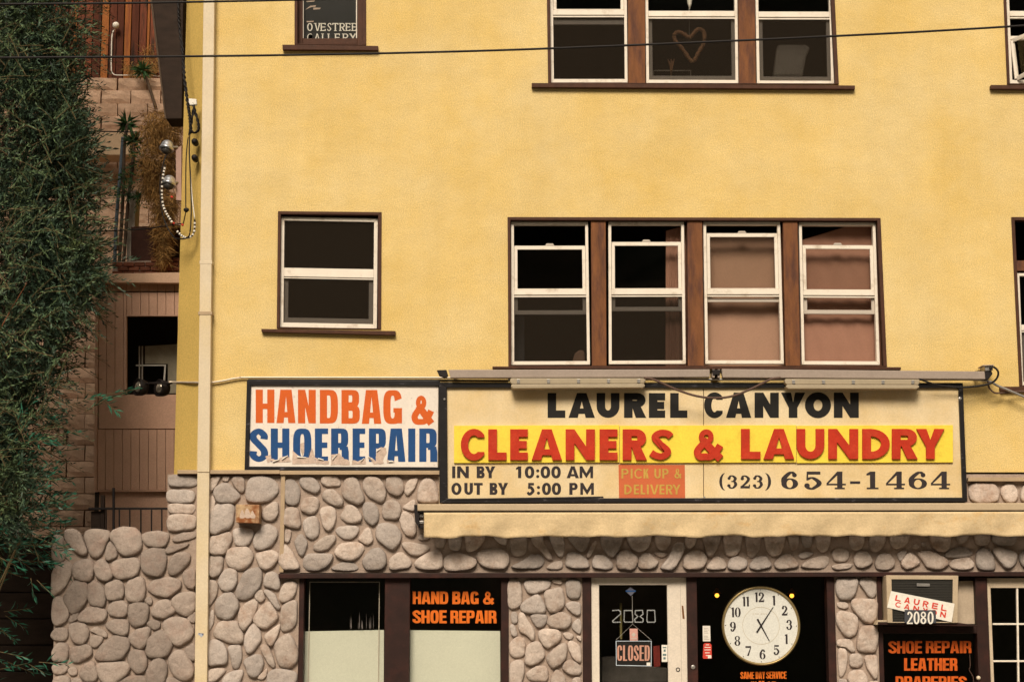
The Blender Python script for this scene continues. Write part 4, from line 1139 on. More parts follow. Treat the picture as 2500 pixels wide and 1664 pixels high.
row([('(', 163, 207), (')', 483, 530)], zG, 852, 978, .24, .10, 'C')
build('dark_lettering', bm, INK, cs)
slab('orange_patch', zF.pts('1443,858 1950,860 1953,1113 1447,1113'), -0.0865, 0.002, PATCH, cs, bevel=0)
bm = Sink()
row([('P', 1465, 1520), ('I', 1533, 1553), ('C', 1563, 1624), ('K', 1634, 1692 - 18), ('U', 1717, 1766), ('P', 1778, 1826), ('&', 1868, 1924)], zF, 889, 963, .20, .16, 'F', -0.0892)
row([('D', 1487, 1545), ('E', 1560, 1600), ('L', 1612, 1648), ('I', 1658, 1676), ('V', 1684, 1750), ('E', 1756, 1795), ('R', 1806, 1858), ('Y', 1856, 1918)], zF, 1010, 1085, .20, .16, 'F', -0.0892)
build('faded_lettering', bm, PATCHT, cs)
for a, b in ((110, 358), (2100, 1110)):
    bm = bmesh.new(); lathe(bm, V(*zF(a, b), -.12), Vector((0, -1, 0)), [(0, .012), (.008, .012), (.012, .006)], 10); build('screw', bm, SILVER, cs)
bm = bmesh.new(); lathe(bm, V(*zG(1868, 327), -.12), Vector((0, -1, 0)), [(0, .016), (.01, .016), (.014, .008)], 10); build('screw', bm, SILVER, cs)

# ------------------------------------------------------------------ beam with the sign lights
lb = thing('light_beam', 'long grey metal beam in two lengths above the cleaners sign', 'beam', V(1750, 930, -.2))
for q in ([(1095, 902), (1733, 901), (1733, 920), (1100, 922)], [(1762, 900), (2404, 906), (2406, 925), (1764, 921)]):
    slab('beam_length', q, -0.20, 0.08, BEAM, lb, bevel=0.006)
slab('end_cap', [(1066, 903), (1090, 902), (1094, 916), (1088, 922), (1072, 916)], -0.19, 0.07, IRON, lb, bevel=0.006)
slab('end_cap', [(2405, 905), (2418, 900), (2424, 912), (2412, 927), (2405, 926)], -0.19, 0.07, IRON, lb, bevel=0.006)
for x in (1742, 1755):
    slab('bracket_plate', [(x - 3, 901), (x + 3, 901), (x + 3, 921), (x - 3, 921)], -0.205, 0.2, BEAM, lb)
slab('bracket', [(1738, 902), (1760, 902), (1757, 914), (1741, 914)], -0.22, 0.21, IRON, lb)
for x in (1110, 1400, 2050, 2385):
    slab('wall_arm', [(x - 4, 905), (x + 4, 905), (x + 4, 915), (x - 4, 915)], -0.119, 0.116, IRON, lb, bevel=0)
jb = thing('junction_box', 'small pale junction box at the right end of the light beam', 'junction box', V(2412, 906, -.1))
slab('box', [(2403, 893), (2424, 892), (2424, 904), (2406, 905)], -0.2, 0.19, SILVER, jb, bevel=0.004)
slab('lid', [(2399, 890.5), (2427, 889.5), (2427, 892), (2399, 893)], -0.22, 0.2, BEAM, jb)
def tube_light(q, clips, label):
    t = thing('tube_light', label, 'light fixture', V(*q[3], -.3), 'tube lights under the beam')
    f = quad(q)
    def rnd(u0, v0, u1, v1, ru):
        return [f(u0 + ru, v0), f(u1 - ru, v0), f(u1, v0 + (v1 - v0) * .25), f(u1, v1 - (v1 - v0) * .35), f(u1 - ru * 1.4, v1), f(u0 + ru * 1.4, v1), f(u0, v1 - (v1 - v0) * .35), f(u0, v0 + (v1 - v0) * .25)]
    bm = bmesh.new(); prism(bm, rnd(0, 0, 1, .56, .008), -0.235, 0.10); build('housing', bm, LAMPB, t, bevel=0.006)
    bm = bmesh.new(); prism(bm, rnd(0.004, .58, .996, 1, .012), -0.25, 0.125); build('lens', bm, LAMPB, t, bevel=0.012)
    for c_ in clips:
        bm = bmesh.new(); prism(bm, [f(c_ - .011, .10), f(c_ + .011, .10), f(c_ + .011, .50), f(c_ - .011, .50)], -0.246, 0.012); build('clip', bm, SILVER, t, bevel=0.002)
tube_light(zF.pts('612,196 1650,196 1650,270 616,276'), (.06, .283, .505, .727, .95), 'beige tube light under the beam left of the word CANYON')
tube_light(zG.pts('626,187 1586,190 1584,258 634,258'), (.064, .286, .507, .727, .948), 'beige tube light under the beam at the right, above the word LAUNDRY')
run('brown_cable', [(1572, 922, -.28), (1596, 926, -.3), (1650, 950, -.3), (1700, 966, -.29), (1745, 971, -.29), (1790, 966, -.29), (1840, 946, -.3), (1880, 926, -.3), (1905, 922, -.28)], 0.012, CABLEB,
    'brown cable sagging between the two tube lights over the C', 'cable')
run('dark_cable', [(2246, 925, -.28), (2290, 940, -.2), (2350, 945, -.18), (2410, 938, -.18), (2432, 925, -.2), (2437, 908, -.22), (2427, 896, -.22), (2416, 899, -.22)], 0.011, CABLE,
    'dark cable looping below the right end of the light beam', 'cable')
run('grey_cable', [(2412, 930, -.15), (2415, 946, -.14), (2428, 958, -.12), (2446, 958.5, -.1), (2500, 955, -.08), (2600, 955, -.08)], 0.010, CABLEB,
    'thin cable curling out to the right under the light beam', 'cable')

# ------------------------------------------------------------------ awning
aw = thing('rolled_awning', 'tan rolled awning box with canvas valance over the shopfronts', 'awning', V(1760, 1309, -.3))
D_A = -0.29
slab('awning_box', [(1019, 1229.5), (2960, 1226), (2960, 1245), (1019, 1246.5)], D_A, 0.278, AWNBOX, aw, bevel=0.01)
slab('groove', [(1022, 1247), (2960, 1245.6), (2960, 1248), (1022, 1250)], D_A + .02, 0.20, IRON, aw, bevel=0)
bm = bmesh.new(); nx, ny = 300, 10; g = []
for j in range(ny + 1):
    rw = []
    for i in range(nx + 1):
        u, v = i / nx, j / ny
        px = 1035 + u * (2960 - 1035)
        bot = 1309 - 5.5 * u + 2.6 * abs(sin(px * .0155 + .6)) + 1.6 * sin(px * .041 + 1) + 1.0 * sin(px * .093)
        py = 1250.5 - 3 * u + v * (bot - 1250.5 + 3 * u)
        dd = D_A - .012 + v * (.018 * sin(px * .031 + v * 2) + .010 * sin(px * .087 + 2 * v) + .006 * sin(px * .21 - 3 * v))
        rw.append(bm.verts.new(V(px, py, dd)))
    g.append(rw)
for j in range(ny):
    for i in range(nx): bm.faces.new((g[j][i], g[j][i + 1], g[j + 1][i + 1], g[j + 1][i]))
va = build('valance', bm, CANVAS, aw, smooth=True)
sm = va.modifiers.new('thickness', 'SOLIDIFY'); sm.thickness = 0.004
bm = bmesh.new(); tube(bm, [V(1040, 1256, D_A + .08), V(2950, 1253, D_A + .08)], 0.045, 14); build('roller', bm, CANVAS, aw, smooth=True)
slab('end_bracket', zE.pts('1500,1180 1525,1180 1530,1230 1545,1260 1545,1385 1510,1330 1502,1240'), D_A + .03, 0.2, IRON, aw, bevel=0.004)
for y0, y1 in ((1258, 1288), (1320, 1345), (1360, 1385)):
    slab('arm_knuckle', zE.pts(f'1545,{y0} 1583,{y0} 1583,{y1} 1545,{y1}'), D_A + .06, 0.08, SILVER if y0 < 1350 else IRON, aw)

# ------------------------------------------------------------------ rusty wall lamp
rl = thing('wall_lamp', 'rusty square metal wall lamp with white smears on the stone wall', 'lamp', V(*zU(1145, 820), -.1))
slab('lamp_box', zU.pts('986,562 1306,566 1303,820 985,808'), -0.20, 0.19, RUSTBOX, rl, bevel=0.004)
bm = bmesh.new()
for k, ln in enumerate(('1030,745 1060,640 1075,635 1100,690 1110,745 1070,755', '1100,735 1115,640 1138,610 1165,650 1185,700 1180,748 1130,752', '1175,745 1195,660 1215,645 1235,690 1255,720 1245,755 1210,752')):
    prism(bm, chaikin(zU.pts(ln), 1), -0.2015 - k * .0003, 0.001)
build('white_smear', bm, TORN, rl, kind='stuff')
for k, (a, b) in enumerate(((1335, 975), (1335, 1085))):
    bm = bmesh.new(); lathe(bm, V(*zA(a, b), .02), Vector((0, -1, 0)), [(-.05, .03), (.03, .035), (.07, .03), (.085, .018)], 14)
    build('anchor_bolt', bm, IRON, bld, smooth=True)

# ================================================================== shopfront
def post(x0, x1, d=-0.03, th=0.16, y0=1408):
    return slab('door_post', vq(x0, y0, x1, GROUND, 1540), d, th, MAROON, bld, bevel=0.005)
for x0, x1 in ((729.3, 741), (938.5, 1000), (1223, 1241.7), (1422.3, 1443.8), (1677.5, 1703), (2021, 2039.6), (2144.6, 2156), (2385, 2414)): post(x0, x1)
slab('sill_wall', vq(741.5, 1790, 938, GROUND), 0.0, 0.14, MAROON, bld); slab('sill_wall', vq(1000.5, 1790, 1222.5, GROUND), 0.0, 0.14, MAROON, bld)
slab('sill_wall', vq(1703.5, 1800, 2020.5, GROUND), 0.0, 0.14, MAROON, bld); slab('sill_wall', vq(2156.5, 1800, 2384.5, GROUND), 0.0, 0.14, MAROON, bld)
def shop_window(x0, x1, y0, y1, d=0.085):
    bm = bmesh.new(); prism(bm, vq(x0, y0, x1, y1, 1540), d, 0.006)
    return build('shop_window', bm, SHOPG, bld)
w1 = shop_window(741, 938.5, 1408, 1790)
w2 = shop_window(1000, 1223, 1408, 1790)
slab('window_paper', [(743, 1540), (937.5, 1536.5), (936, 1790), (741, 1790)], 0.115, 0.004, PAPER, w1, bevel=0)
slab('window_paper', [(1001, 1537), (1221, 1539), (1222, 1790), (1000, 1790)], 0.115, 0.004, PAPER, w2, bevel=0)
bm = bmesh.new(); ring(bm, quad(vq(753.5, 1419, 926, 1788, 1540)), 0, 0, 1, 1, .011, .004, .011, .004, 0.100, 0.008)
build('thin_inner_frame', bm, GREY_SHADED, w1)
def smudges(xa, xb, y0, y1, n, parent):
    bm = bmesh.new()
    for k in range(n):
        x = random.uniform(xa, xb); h_ = random.uniform(.35, 1) * (y1 - y0)
        a = random.uniform(.6, 2.2)
        prism(bm, [(x, y1 - h_), (x + a * .6, y1 - h_ * .7), (x + a, y1 - h_ * .2), (x + a * .5, y1), (x - a * .4, y1 - h_ * .3)], 0.0825 - k * .00006, 0.0004)
    build('glass_streaks', bm, mat('streak_grey', (0.12, 0.10, 0.09), 0.9, amt=.4), parent, kind='stuff')  # thin upright grey streaks on the glass
smudges(850, 912, 1488, 1536, 11, w1)
bm = Sink()
words(bm, 'HAND', *zH(1050, 250), *zH(1312, 342), 0.083, 0.001, .24, .18, 'I', gap=.06)
words(bm, 'BAG', *zH(1342, 250), *zH(1536, 343), 0.083, 0.001, .24, .18, 'I', gap=.06)
letter(bm, '&', zH.box(1565, 250, 1648, 345), 0.083, 0.001, .25, .2, 'I')
words(bm, 'SHOE', *zH(1050, 388), *zH(1300, 484), 0.083, 0.001, .24, .18, 'I', gap=.06)
words(bm, 'REPAIR', *zH(1328, 390), *zH(1668, 484), 0.083, 0.001, .24, .18, 'I', gap=.06)
build('lettering', bm, NEON, w2)

# white door
bm = bmesh.new()
dq = vq(1444.2, 1405, 1677, GROUND, 1540); f = quad(dq)
ring(bm, f, 0, 0, 1, 1, .082, .045, .202, .08, -0.005, 0.06)
door = build('white_door', bm, mat('white_door_paint', (0.62, 0.53, 0.43), 0.6, amt=0.05, c2=(0.5, 0.4, 0.3), c2at=(.6, .8), c2scale=4), bld, bevel=0.005)
bm = bmesh.new(); prism(bm, vq(1463, 1426, 1630.5, GROUND - 40, 1540), 0.03, 0.006); build('door_pane', bm, SHOPG, door)
slab('jamb_groove', vq(1661.5, 1428, 1663, 1880, 1540), -0.0065, 0.004, GREY_SHADED, door, bevel=0)
slab('strike_plate', zI.pts('958,425 972,425 984,540 966,540'), -0.009, 0.006, mat('worn_brass', (0.20, 0.09, 0.035), 0.5, metal=.5), door, bevel=0.001)
bm = bmesh.new(); lathe(bm, V(*zI(925, 990), -.005), Vector((0, -1, 0)), [(-.03, .022), (.004, .022), (.004, .014), (-.02, .012)], 16); build('lock_hole', bm, IRON, door)
bm = bmesh.new(); lathe(bm, V(*zI(1058, 968), -.03), Vector((0, -1, 0)), [(0, .02), (.01, .022), (.016, .012)], 14); build('round_button', bm, SILVER, bld)
def dotted(bm, pts, r, d, step=1.4):
    for (ax, ay), (bx, by) in zip(pts, pts[1:]):
        n = max(2, int(math.hypot(bx - ax, by - ay) / step))
        for i in range(n):
            x, y = ax + (bx - ax) * i / n, ay + (by - ay) * i / n
            c_ = V(x, y, d); q = [c_ + Vector((r * cos(k * pi / 3), 0, r * sin(k * pi / 3))) for k in range(6)]
            prism3(bm, q, 0.003)
bm = bmesh.new()
dotted(bm, zI.pts('348,468 400,464 416,476 418,498 346,560 352,572 420,570'), .0055, .022)
dotted(bm, zI.pts('450,468 520,468 526,560 522,570 456,570 448,560 450,468'), .0055, .022)
dotted(bm, zI.pts('548,468 610,466 616,500 590,520 616,542 616,562 610,571 546,570 542,545 570,520 546,500 548,468'), .0055, .022)
dotted(bm, zI.pts('654,466 718,466 724,562 716,571 658,571 650,560 654,466'), .0055, .022)
build('house_number', bm, mat('silver_tape', (0.42, 0.42, 0.40), .5), door, kind='stuff')
slab('sticker', zI.pts('505,262 552,295 508,340 460,295'), 0.024, 0.002, mat('blue_grey_sticker', (0.10, 0.10, 0.13), .6), door, bevel=0)
slab('sticker', zI.pts('462,290 552,290 552,302 462,302'), 0.0225, 0.001, BLUE, door, bevel=0)
slab('sticker', zI.pts('780,772 832,772 832,922 782,922'), 0.024, 0.002, WPAPER, door, bevel=0)
bm = bmesh.new()
for k, (a, b, c_, e) in enumerate(((790, 790, 822, 800), (798, 812, 816, 832), (790, 850, 822, 868), (796, 880, 816, 900))): rect(bm, *zI(a, b), *zI(c_, e), 0.0228, 0.001)
build('sticker_print', bm, mat('teal_print', (0.12, 0.17, 0.16), .7), door, kind='stuff')
slab('notice_card', zI.pts('497,628 568,628 570,742 500,742'), 0.012, 0.002, mat('pink_card', (0.52, 0.27, 0.22), .8), door, bevel=0)
bm = bmesh.new(); prism(bm, zI.pts('533,660 552,682 533,704 514,682'), 0.0105, 0.001); rect(bm, *zI(508, 712), *zI(560, 720), 0.0105, 0.001); build('card_print', bm, GREY_SHADED, door, kind='stuff')
# dim things standing inside the door
slab('display_rack', zI.pts('410,402 430,402 432,722 412,722'), 0.35, .04, mat('dim_olive_wood', (0.16, 0.13, 0.05), .8), None, bevel=.004)
tag(bpy.data.objects['display_rack'], 'dim olive upright of a rack inside the door, left of the hanging sign', 'rack')
slab('red_poster', zI.pts('705,782 762,776 770,960 712,968'), 0.30, .005, mat('dim_red_poster', (0.16, 0.02, 0.015), .8, amt=.3), None, bevel=0)
tag(bpy.data.objects['red_poster'], 'dim red poster inside the door, right of the hanging sign', 'poster')
slab('shop_counter', zI.pts('250,880 370,872 370,908 600,960 830,975 830,1102 250,1102'), 0.9, .5, mat('dim_grey_counter', (0.10, 0.085, 0.075), .7, amt=.3), None, bevel=.01)
tag(bpy.data.objects['shop_counter'], 'dim grey counter low inside the open door glass', 'counter')
# closed sign
cl = thing('closed_sign', 'black CLOSED sign with salmon letters and white border hanging on the door', 'sign', V(*zI(535, 960), -.01))
slab('sign_card', zI.pts('374,735 692,735 692,962 376,956'), -0.012, 0.012, BLACK, cl, bevel=0.001)
bm = bmesh.new(); ring(bm, quad(zI.pts('375,736 691,736 691,961 377,955')), 0, 0, 1, 1, .016, .02, .016, .025, -0.0135, 0.001); build('border', bm, mat('pale_blue_border', (0.50, 0.55, 0.60), .6), cl)
bm = Sink(); words(bm, 'CLOSED', *zI(386, 776), *zI(676, 912), -0.0135, 0.001, .13, .085, 'I', gap=.14); build('lettering', bm, PINK, cl)
slab('price_sticker', zI.pts('648,928 682,928 682,956 648,956'), -0.0142, 0.001, WPAPER, cl, bevel=0)
bm = bmesh.new()
tube(bm, [V(*zI(378, 728), .0), V(*zI(524, 588), .012), V(*zI(690, 730), .0)], 0.0015, 5); tube(bm, [V(*zI(524, 588), .012), V(*zI(520, 340), .02)], 0.0015, 5)
build('hanging_string', bm, STRING, cl)
# clock window
w3 = shop_window(1703, 2021, 1404, 1800, 0.15)
bm = bmesh.new(); words(bm, 'SAME', *zI(1478, 1010), *zI(1600, 1072), 0.148, 0.001, .17, .12, 'I', gap=.06)
words(bm, 'DAY', *zI(1612, 1009), *zI(1696, 1072), 0.148, 0.001, .17, .12, 'I', gap=.06); words(bm, 'SERVICE', *zI(1706, 1008), *zI(1886, 1070), 0.148, 0.001, .17, .12, 'I', gap=.06)
words(bm, 'IN', *zI(1570, 1096), *zI(1620, 1150), 0.148, 0.001, .24, .17, 'I'); words(bm, 'BY', *zI(1640, 1090), *zI(1690, 1150), 0.148, 0.001, .24, .17, 'I'); words(bm, '10', *zI(1710, 1096), *zI(1800, 1150), 0.148, 0.001, .24, .17, 'I')
build('lettering', bm, NEON, w3, kind='stuff')
slab('sticker', zI.pts('1143,603 1210,603 1213,740 1145,740'), 0.147, 0.002, WPAPER, w3, bevel=0)
bm = bmesh.new()
for y in range(622, 732, 14):
    if not 670 < y < 684: rect(bm, *zI(1156, y), *zI(1200 - (y % 3) * 6, y + 6), 0.1458, 0.001)
build('sticker_print', bm, GREY_SHADED, w3, kind='stuff')
slab('sticker', zI.pts('1150,768 1165,755 1205,755 1222,772 1224,892 1150,894 1144,880'), 0.147, 0.002, RED, w3, bevel=0)
bm = bmesh.new()
for y, a, b in ((768, 1170, 1200), (790, 1160, 1212), (812, 1158, 1214), (838, 1164, 1206), (862, 1172, 1194)): rect(bm, *zI(a, y), *zI(b, y + 7), 0.1458, 0.001)
rect(bm, *zI(1190, 862), *zI(1220, 890), 0.1452, 0.001)
build('sticker_print', bm, WPAPER, w3, kind='stuff')
# clock
CC = V(*zI(1656, 602), 0.10); FW = Vector((0, -1, 0)); CR = (V(*zI(2004, 602), 0.1) - CC).length
ck = thing('wall_clock', 'large round white clock with a brass rim showing five past five in the shop window', 'clock', CC)
bm = bmesh.new(); lathe(bm, CC, FW, [(-.02, CR * .93), (0, CR * .99), (.035, CR), (.052, CR * .985), (.058, CR * .965), (.05, CR * .945), (.03, CR * .93)], 72)
bmesh.ops.delete(bm, geom=[f_ for f_ in bm.faces if len(f_.verts) > 10], context='FACES')
build('rim', bm, BRASS, ck, smooth=True, fix=False)
bm = bmesh.new(); lathe(bm, CC, FW, [(0, CR * .955), (.032, CR * .95)], 72); build('face', bm, FACE, ck)
bm = bmesh.new(); y0 = CC.y - .0335
def cf(x, y):        # clock face units -> px-free: returned as a 3-D point later
    return (x, y)
def cprism(bm, pts, d, th): prism3(bm, [Vector((CC.x + x * CR, d, CC.z + y * CR)) for x, y in pts], th)
def cnum(txt, ang, hgt=.245):
    r = .715; cx_, cy_ = r * sin(R(ang)), r * cos(R(ang))
    ws = {'1': .06}; W_ = [(.075 if c_ == '1' else .15) for c_ in txt]; g_ = .018
    x = cx_ - (sum(W_) + g_ * (len(txt) - 1)) / 2
    for c_, w_ in zip(txt, W_):
        for k, p in enumerate(glyph(c_, w_ / hgt, .20, .045, 'C') if c_ != '1' else [_rc(.10, 0, .30, 1), _rc(.03, .84, .10, .95)]):
            q = [(x + a * hgt, cy_ - hgt / 2 + b * hgt) for a, b in p]
            c2 = [q[0]]
            for a in q[1:]:
                if math.hypot(a[0] - c2[-1][0], a[1] - c2[-1][1]) > 1e-4: c2.append(a)
            if math.hypot(c2[0][0] - c2[-1][0], c2[0][1] - c2[-1][1]) < 1e-4: c2.pop()
            if len(c2) > 2: cprism(bm, c2, y0 - .0001 * k, .001)
        x += w_ + g_
for h_ in range(1, 13):
    if h_ == 4: continue
    cnum(str(h_), h_ * 30 - 2)
# the stencilled four: a slim stem
cnum('1', 118)
for h_ in range(12):
    a = R(h_ * 30 + 0.5); cprism(bm, _disc(.90 * sin(a), .90 * cos(a), .013, .013, 8), y0, .001)
build('numerals', bm, INK, ck, kind='stuff')
bm = bmesh.new(); cprism(bm, _arc(0, 0, .47, .47, .462, .462, 0, 180, 2, 30), y0, .0006); cprism(bm, _arc(0, 0, .47, .47, .462, .462, 180, 360, 2, 30), y0, .0006)
for k, (a, b) in enumerate(((-.21, .29), (-.15, .29), (-.09, .29), (.0, .29), (.06, .29), (.12, .29))): cprism(bm, _rc(a, b, a + .04, b + .012), y0, .0006)
build('face_rings', bm, mat('faint_ochre', (.42, .34, .22), .7), ck, kind='stuff')
def hand(a0, l0, a1, l1, w_, d):
    bm = bmesh.new()
    p = (sin(R(a0)) * l0, cos(R(a0)) * l0); q = (-sin(R(a0)) * l1, -cos(R(a0)) * l1); n_ = (cos(R(a0)), -sin(R(a0)))
    cprism(bm, [(p[0] + n_[0] * w_ * .35, p[1] + n_[1] * w_ * .35), (q[0] + n_[0] * w_, q[1] + n_[1] * w_), (q[0] - n_[0] * w_, q[1] - n_[1] * w_), (p[0] - n_[0] * w_ * .35, p[1] - n_[1] * w_ * .35)], d, .002)
    return bm
build('minute_hand', hand(34, .57, 0, .20, .022, CC.y - .040), IRON, ck)
build('hour_hand', hand(152, .44, 0, .19, .024, CC.y - .037), IRON, ck)
for k, (a, b) in enumerate(((1270, 335), (1932, 338))):
    lb_ = thing('hanging_bulb', ('small amber bulb hanging inside the window, left of the clock', 'small amber bulb hanging inside the window, right of the clock')[k], 'light bulb', V(*zI(a, b + 20), 0.6), 'amber bulbs in the clock window')
    c_ = V(*zI(a, b), 0.6)
    bm = bmesh.new(); lathe(bm, c_ + Vector((0, 0, -.022)), Vector((0, 0, 1)), [(0, .006), (.008, .018), (.022, .024), (.036, .018), (.046, .010)], 14); build('bulb', bm, BULB, lb_, smooth=True)
    bm = bmesh.new(); lathe(bm, c_ + Vector((0, 0, .02)), Vector((0, 0, 1)), [(0, .05), (.01, .045), (.05, .015), (.06, .01)], 16); build('lamp_shade', bm, mat('amber_shade', (.25, .10, .02), .5), lb_, smooth=True)
    bm = bmesh.new(); tube(bm, [c_ + Vector((0, 0, .07)), c_ + Vector((0, 0, .35))], .004, 6); build('cord', bm, CABLE, lb_)

# air conditioner niche
slab('beige_panel', zJ.pts('1638,352 1800,345 1828,826 1600,822'), 0.05, 0.03, mat('beige_panel_paint', (0.44, 0.34, 0.24), .8), bld)
ac = thing('air_conditioner', 'beige window air conditioner with dark grille and crooked LAUREL CANYON banner on it', 'air conditioner', V(*zJ(1210, 830), -.1))
Xa, Xb = V(*zJ(832, 500), -.22).x, V(*zJ(1628, 500), -.22).x; Za, Zb = V(*zJ(1200, 815), -.22).z, V(*zJ(1200, 288), -.22).z
bm = bmesh.new(); box3(bm, Xa + .004, Xb - .004, -0.20, 0.14, Za + .004, Zb - .004); build('body', bm, mat('beige_metal', (0.42, 0.32, 0.21), .6), ac, bevel=.004)
bm = bmesh.new(); ring(bm, quad(zJ.pts('832,286 1630,290 1622,812 848,812')), 0, 0, 1, 1, .072, .085, .075, .02, -0.225, 0.024); build('front_frame', bm, mat('beige_metal', (0.42, 0.32, 0.21), .6), ac, bevel=.003)
bm = bmesh.new(); gx0, gy0 = zJ(892, 332); gx1, gy1 = zJ(1568, 800)
rect(bm, gx0, gy0, gx1, gy1, -0.204, 0.002); build('grille_back', bm, GRILLE, ac)
for k in range(26):
    y = gy0 + (gy1 - gy0) * (k + .5) / 26
    bm = bmesh.new(); rect(bm, gx0 + .5, y - .9, gx1 - .5, y + .9, -0.214, 0.009); build('grille_slat', bm, GRILLE, ac)
slab('name_plate', zJ.pts('1170,376 1314,380 1314,410 1170,408'), -0.228, 0.004, SILVER, ac, bevel=.001)
slab('support_shelf', zJ.pts('740,802 1600,806 1845,840 1845,852 860,836 740,830'), -0.20, 0.24, MAROON, ac, bevel=.003)
slab('support_arm', zJ.pts('745,782 855,782 855,832 720,832'), -0.19, 0.2, mat('beige_metal', (0.42, 0.32, 0.21), .6), ac)
bn = thing('canyon_banner', 'crooked white banner with small red LAUREL CANYON letters across the air conditioner', 'banner', V(*zJ(1210, 700), -.24))
bq = zJ.pts('885,460 1588,600 1556,805 842,642')
slab('cloth', bq, -0.232, 0.002, WPAPER, bn, bevel=0)
fb = quad(bq)
bm = bmesh.new()
def bw(txt, u0, u1, v0, v1, up=0.0):
    n_ = len(txt)
    for i, ch in enumerate(txt):
        a = u0 + (u1 - u0) * i / (n_ - .35); b_ = a + (u1 - u0) / n_ * .66
        letter(bm, ch, (a * 150, (v0 + up * i) * 40, b_ * 150, (v1 + up * i) * 40), -0.2335, .001, .26, .22, 'F', frame=lambda x, y: fb(x / 150, y / 40))
bw('LAUREL', .09, .90, .17, .50); bw('CANYON', .11, .90, .55, .85)
build('lettering', bm, RED, bn, kind='stuff')
nb = thing('number_sign', 'small dark sign with white 2080 numerals below the crooked banner', 'sign', V(*zJ(1210, 815), -.25))
slab('plate', zJ.pts('1035,668 1380,672 1385,815 1035,812'), -0.240, 0.004, mat('grey_plate', (0.05, 0.05, 0.055), .6), nb, bevel=.001)
bm = Sink()
for ch, a in (('2', 1060), ('0', 1135), ('8', 1210), ('0', 1290)):
    letter(bm, ch, zJ.box(a, 688, a + 66, 824), -0.2415, .001, .14, .11, 'F')
build('numerals', bm, WPAPER, nb)
w4 = shop_window(2156, 2385, 1545, 1800, 0.06)
slab('window_header', vq(2150, 1527, 2386, 1545, 1540), -0.02, 0.1, MAROON, bld)
bm = Sink()
words(bm, 'SHOE', *zJ(858, 1012), *zJ(1228, 1150), 0.058, .001, .24, .17, 'I', gap=.06); words(bm, 'REPAIR', *zJ(1270, 1012), *zJ(1775, 1146), 0.058, .001, .24, .17, 'I', gap=.06)
words(bm, 'LEATHER', *zJ(1030, 1202), *zJ(1620, 1340), 0.058, .001, .24, .17, 'I', gap=.06)
words(bm, 'DRAPERIES', *zJ(935, 1402), *zJ(1720, 1535), 0.058, .001, .24, .17, 'I', gap=.06)
build('lettering', bm, mat('red_orange_lettering', (0.52, 0.085, 0.006), 0.55, amt=0.2, scale=12), w4)
bm = bmesh.new(); tube(bm, smooth_path([V(*zJ(a, b), 0.02) for a, b in ((1755, 1160), (1762, 1290), (1750, 1330), (1790, 1400), (1800, 1468))], 4), .004, 5)
tag(build('thin_wire', bm, CABLEB, None), 'thin wire hanging beside the last letters of the shoe repair window', 'wire')
bm = bmesh.new(); lathe(bm, V(*zJ(1848, 1420), -.03), Vector((0, -1, 0)), [(0, .02), (.02, .022), (.04, .01)], 12); tag(build('door_bell', bm, mat('cream_plastic', (.6, .5, .35), .4), None, smooth=True), 'small round pale bell on the maroon post near the right edge', 'bell')
# french door at the right edge
bm = bmesh.new(); fq = quad(vq(2414.5, 1410, 2640, GROUND, 1540))
ring(bm, fq, 0, 0, 1, 1, .035, .05, .035, .08, -0.0, 0.05)
fd = build('french_door', bm, mat('beige_door_paint', (0.50, 0.39, 0.27), .6), bld, bevel=.004)
for k in range(1, 4): slab('muntin', [(2481.5 + (k - 1) * 58, 1434), (2486 + (k - 1) * 58, 1434), (2492 + (k - 1) * 60, 1860), (2487.5 + (k - 1) * 60, 1860)], 0.008, 0.03, WHITE, fd)
for y in (1520.5, 1611, 1700, 1788): slab('muntin', [(2424, y - .6), (2632, y - .6), (2632, y + 3.8), (2424, y + 3.8)], 0.012, 0.03, WHITE, fd)
bm = bmesh.new(); prism(bm, vq(2422, 1434, 2633, 1860, 1540), 0.035, .004); build('door_glass', bm, SHOPG, fd)

# ================================================================== left of the building
def proj(p):
    q = p - Vector((0, -DIST, EYE))
    dep = q.y * cos(_th) + q.z * sin(_th); up = -q.y * sin(_th) + q.z * cos(_th)
    return 1250 + F_PX * q.x / dep, 832 - F_PX * up / dep
# dark eave of the side roof
slab('side_eave', [(356, -120), (449, -120), (444, 290), (405, 291)], 0.95, .35, DARKW, bld, bevel=.01)
slab('eave_edge', [(352, -120), (357, -120), (406, 291), (402, 288)], 0.93, 0.02, BARK, bld, bevel=0)
# stepped block retaining wall
rw_ = thing('block_retaining_wall', 'tan stepped retaining wall of rough blocks climbing the slope behind the shed', 'wall', V(250, 1500, 4.5))
def rough_block():
    bm = bmesh.new(); bmesh.ops.create_cube(bm, size=1.0)
    front = [f_ for f_ in bm.faces if f_.normal.y < -.5]
    bmesh.ops.subdivide_edges(bm, edges=list({e for f_ in front for e in f_.edges}), cuts=2, use_grid_fill=True)
    for v in bm.verts:
        if v.co.y < -.45:
            e = max(abs(v.co.x), abs(v.co.z))
            v.co.y += (.06 if e > .45 else -.01) + random.uniform(-.04, .04)
            v.co.x *= .985; v.co.z *= .97
    bmesh.ops.recalc_face_normals(bm, faces=bm.faces)
    me = bpy.data.meshes.new('block'); bm.to_mesh(me); bm.free(); me.materials.append(BLOCK); return me
blocks = [rough_block() for _ in range(5)]
bm = bmesh.new(); z, d, k = 0.0, 3.3, 0
core = []
courses = []
while k < 60:
    c_ = V(250, 800, d); py = proj(Vector((c_.x, d, z)))[1]
    if py < 196: break
    courses.append((z, d, k)); z += .215; d += .085; k += 1
zw_top, dw_top = z, d
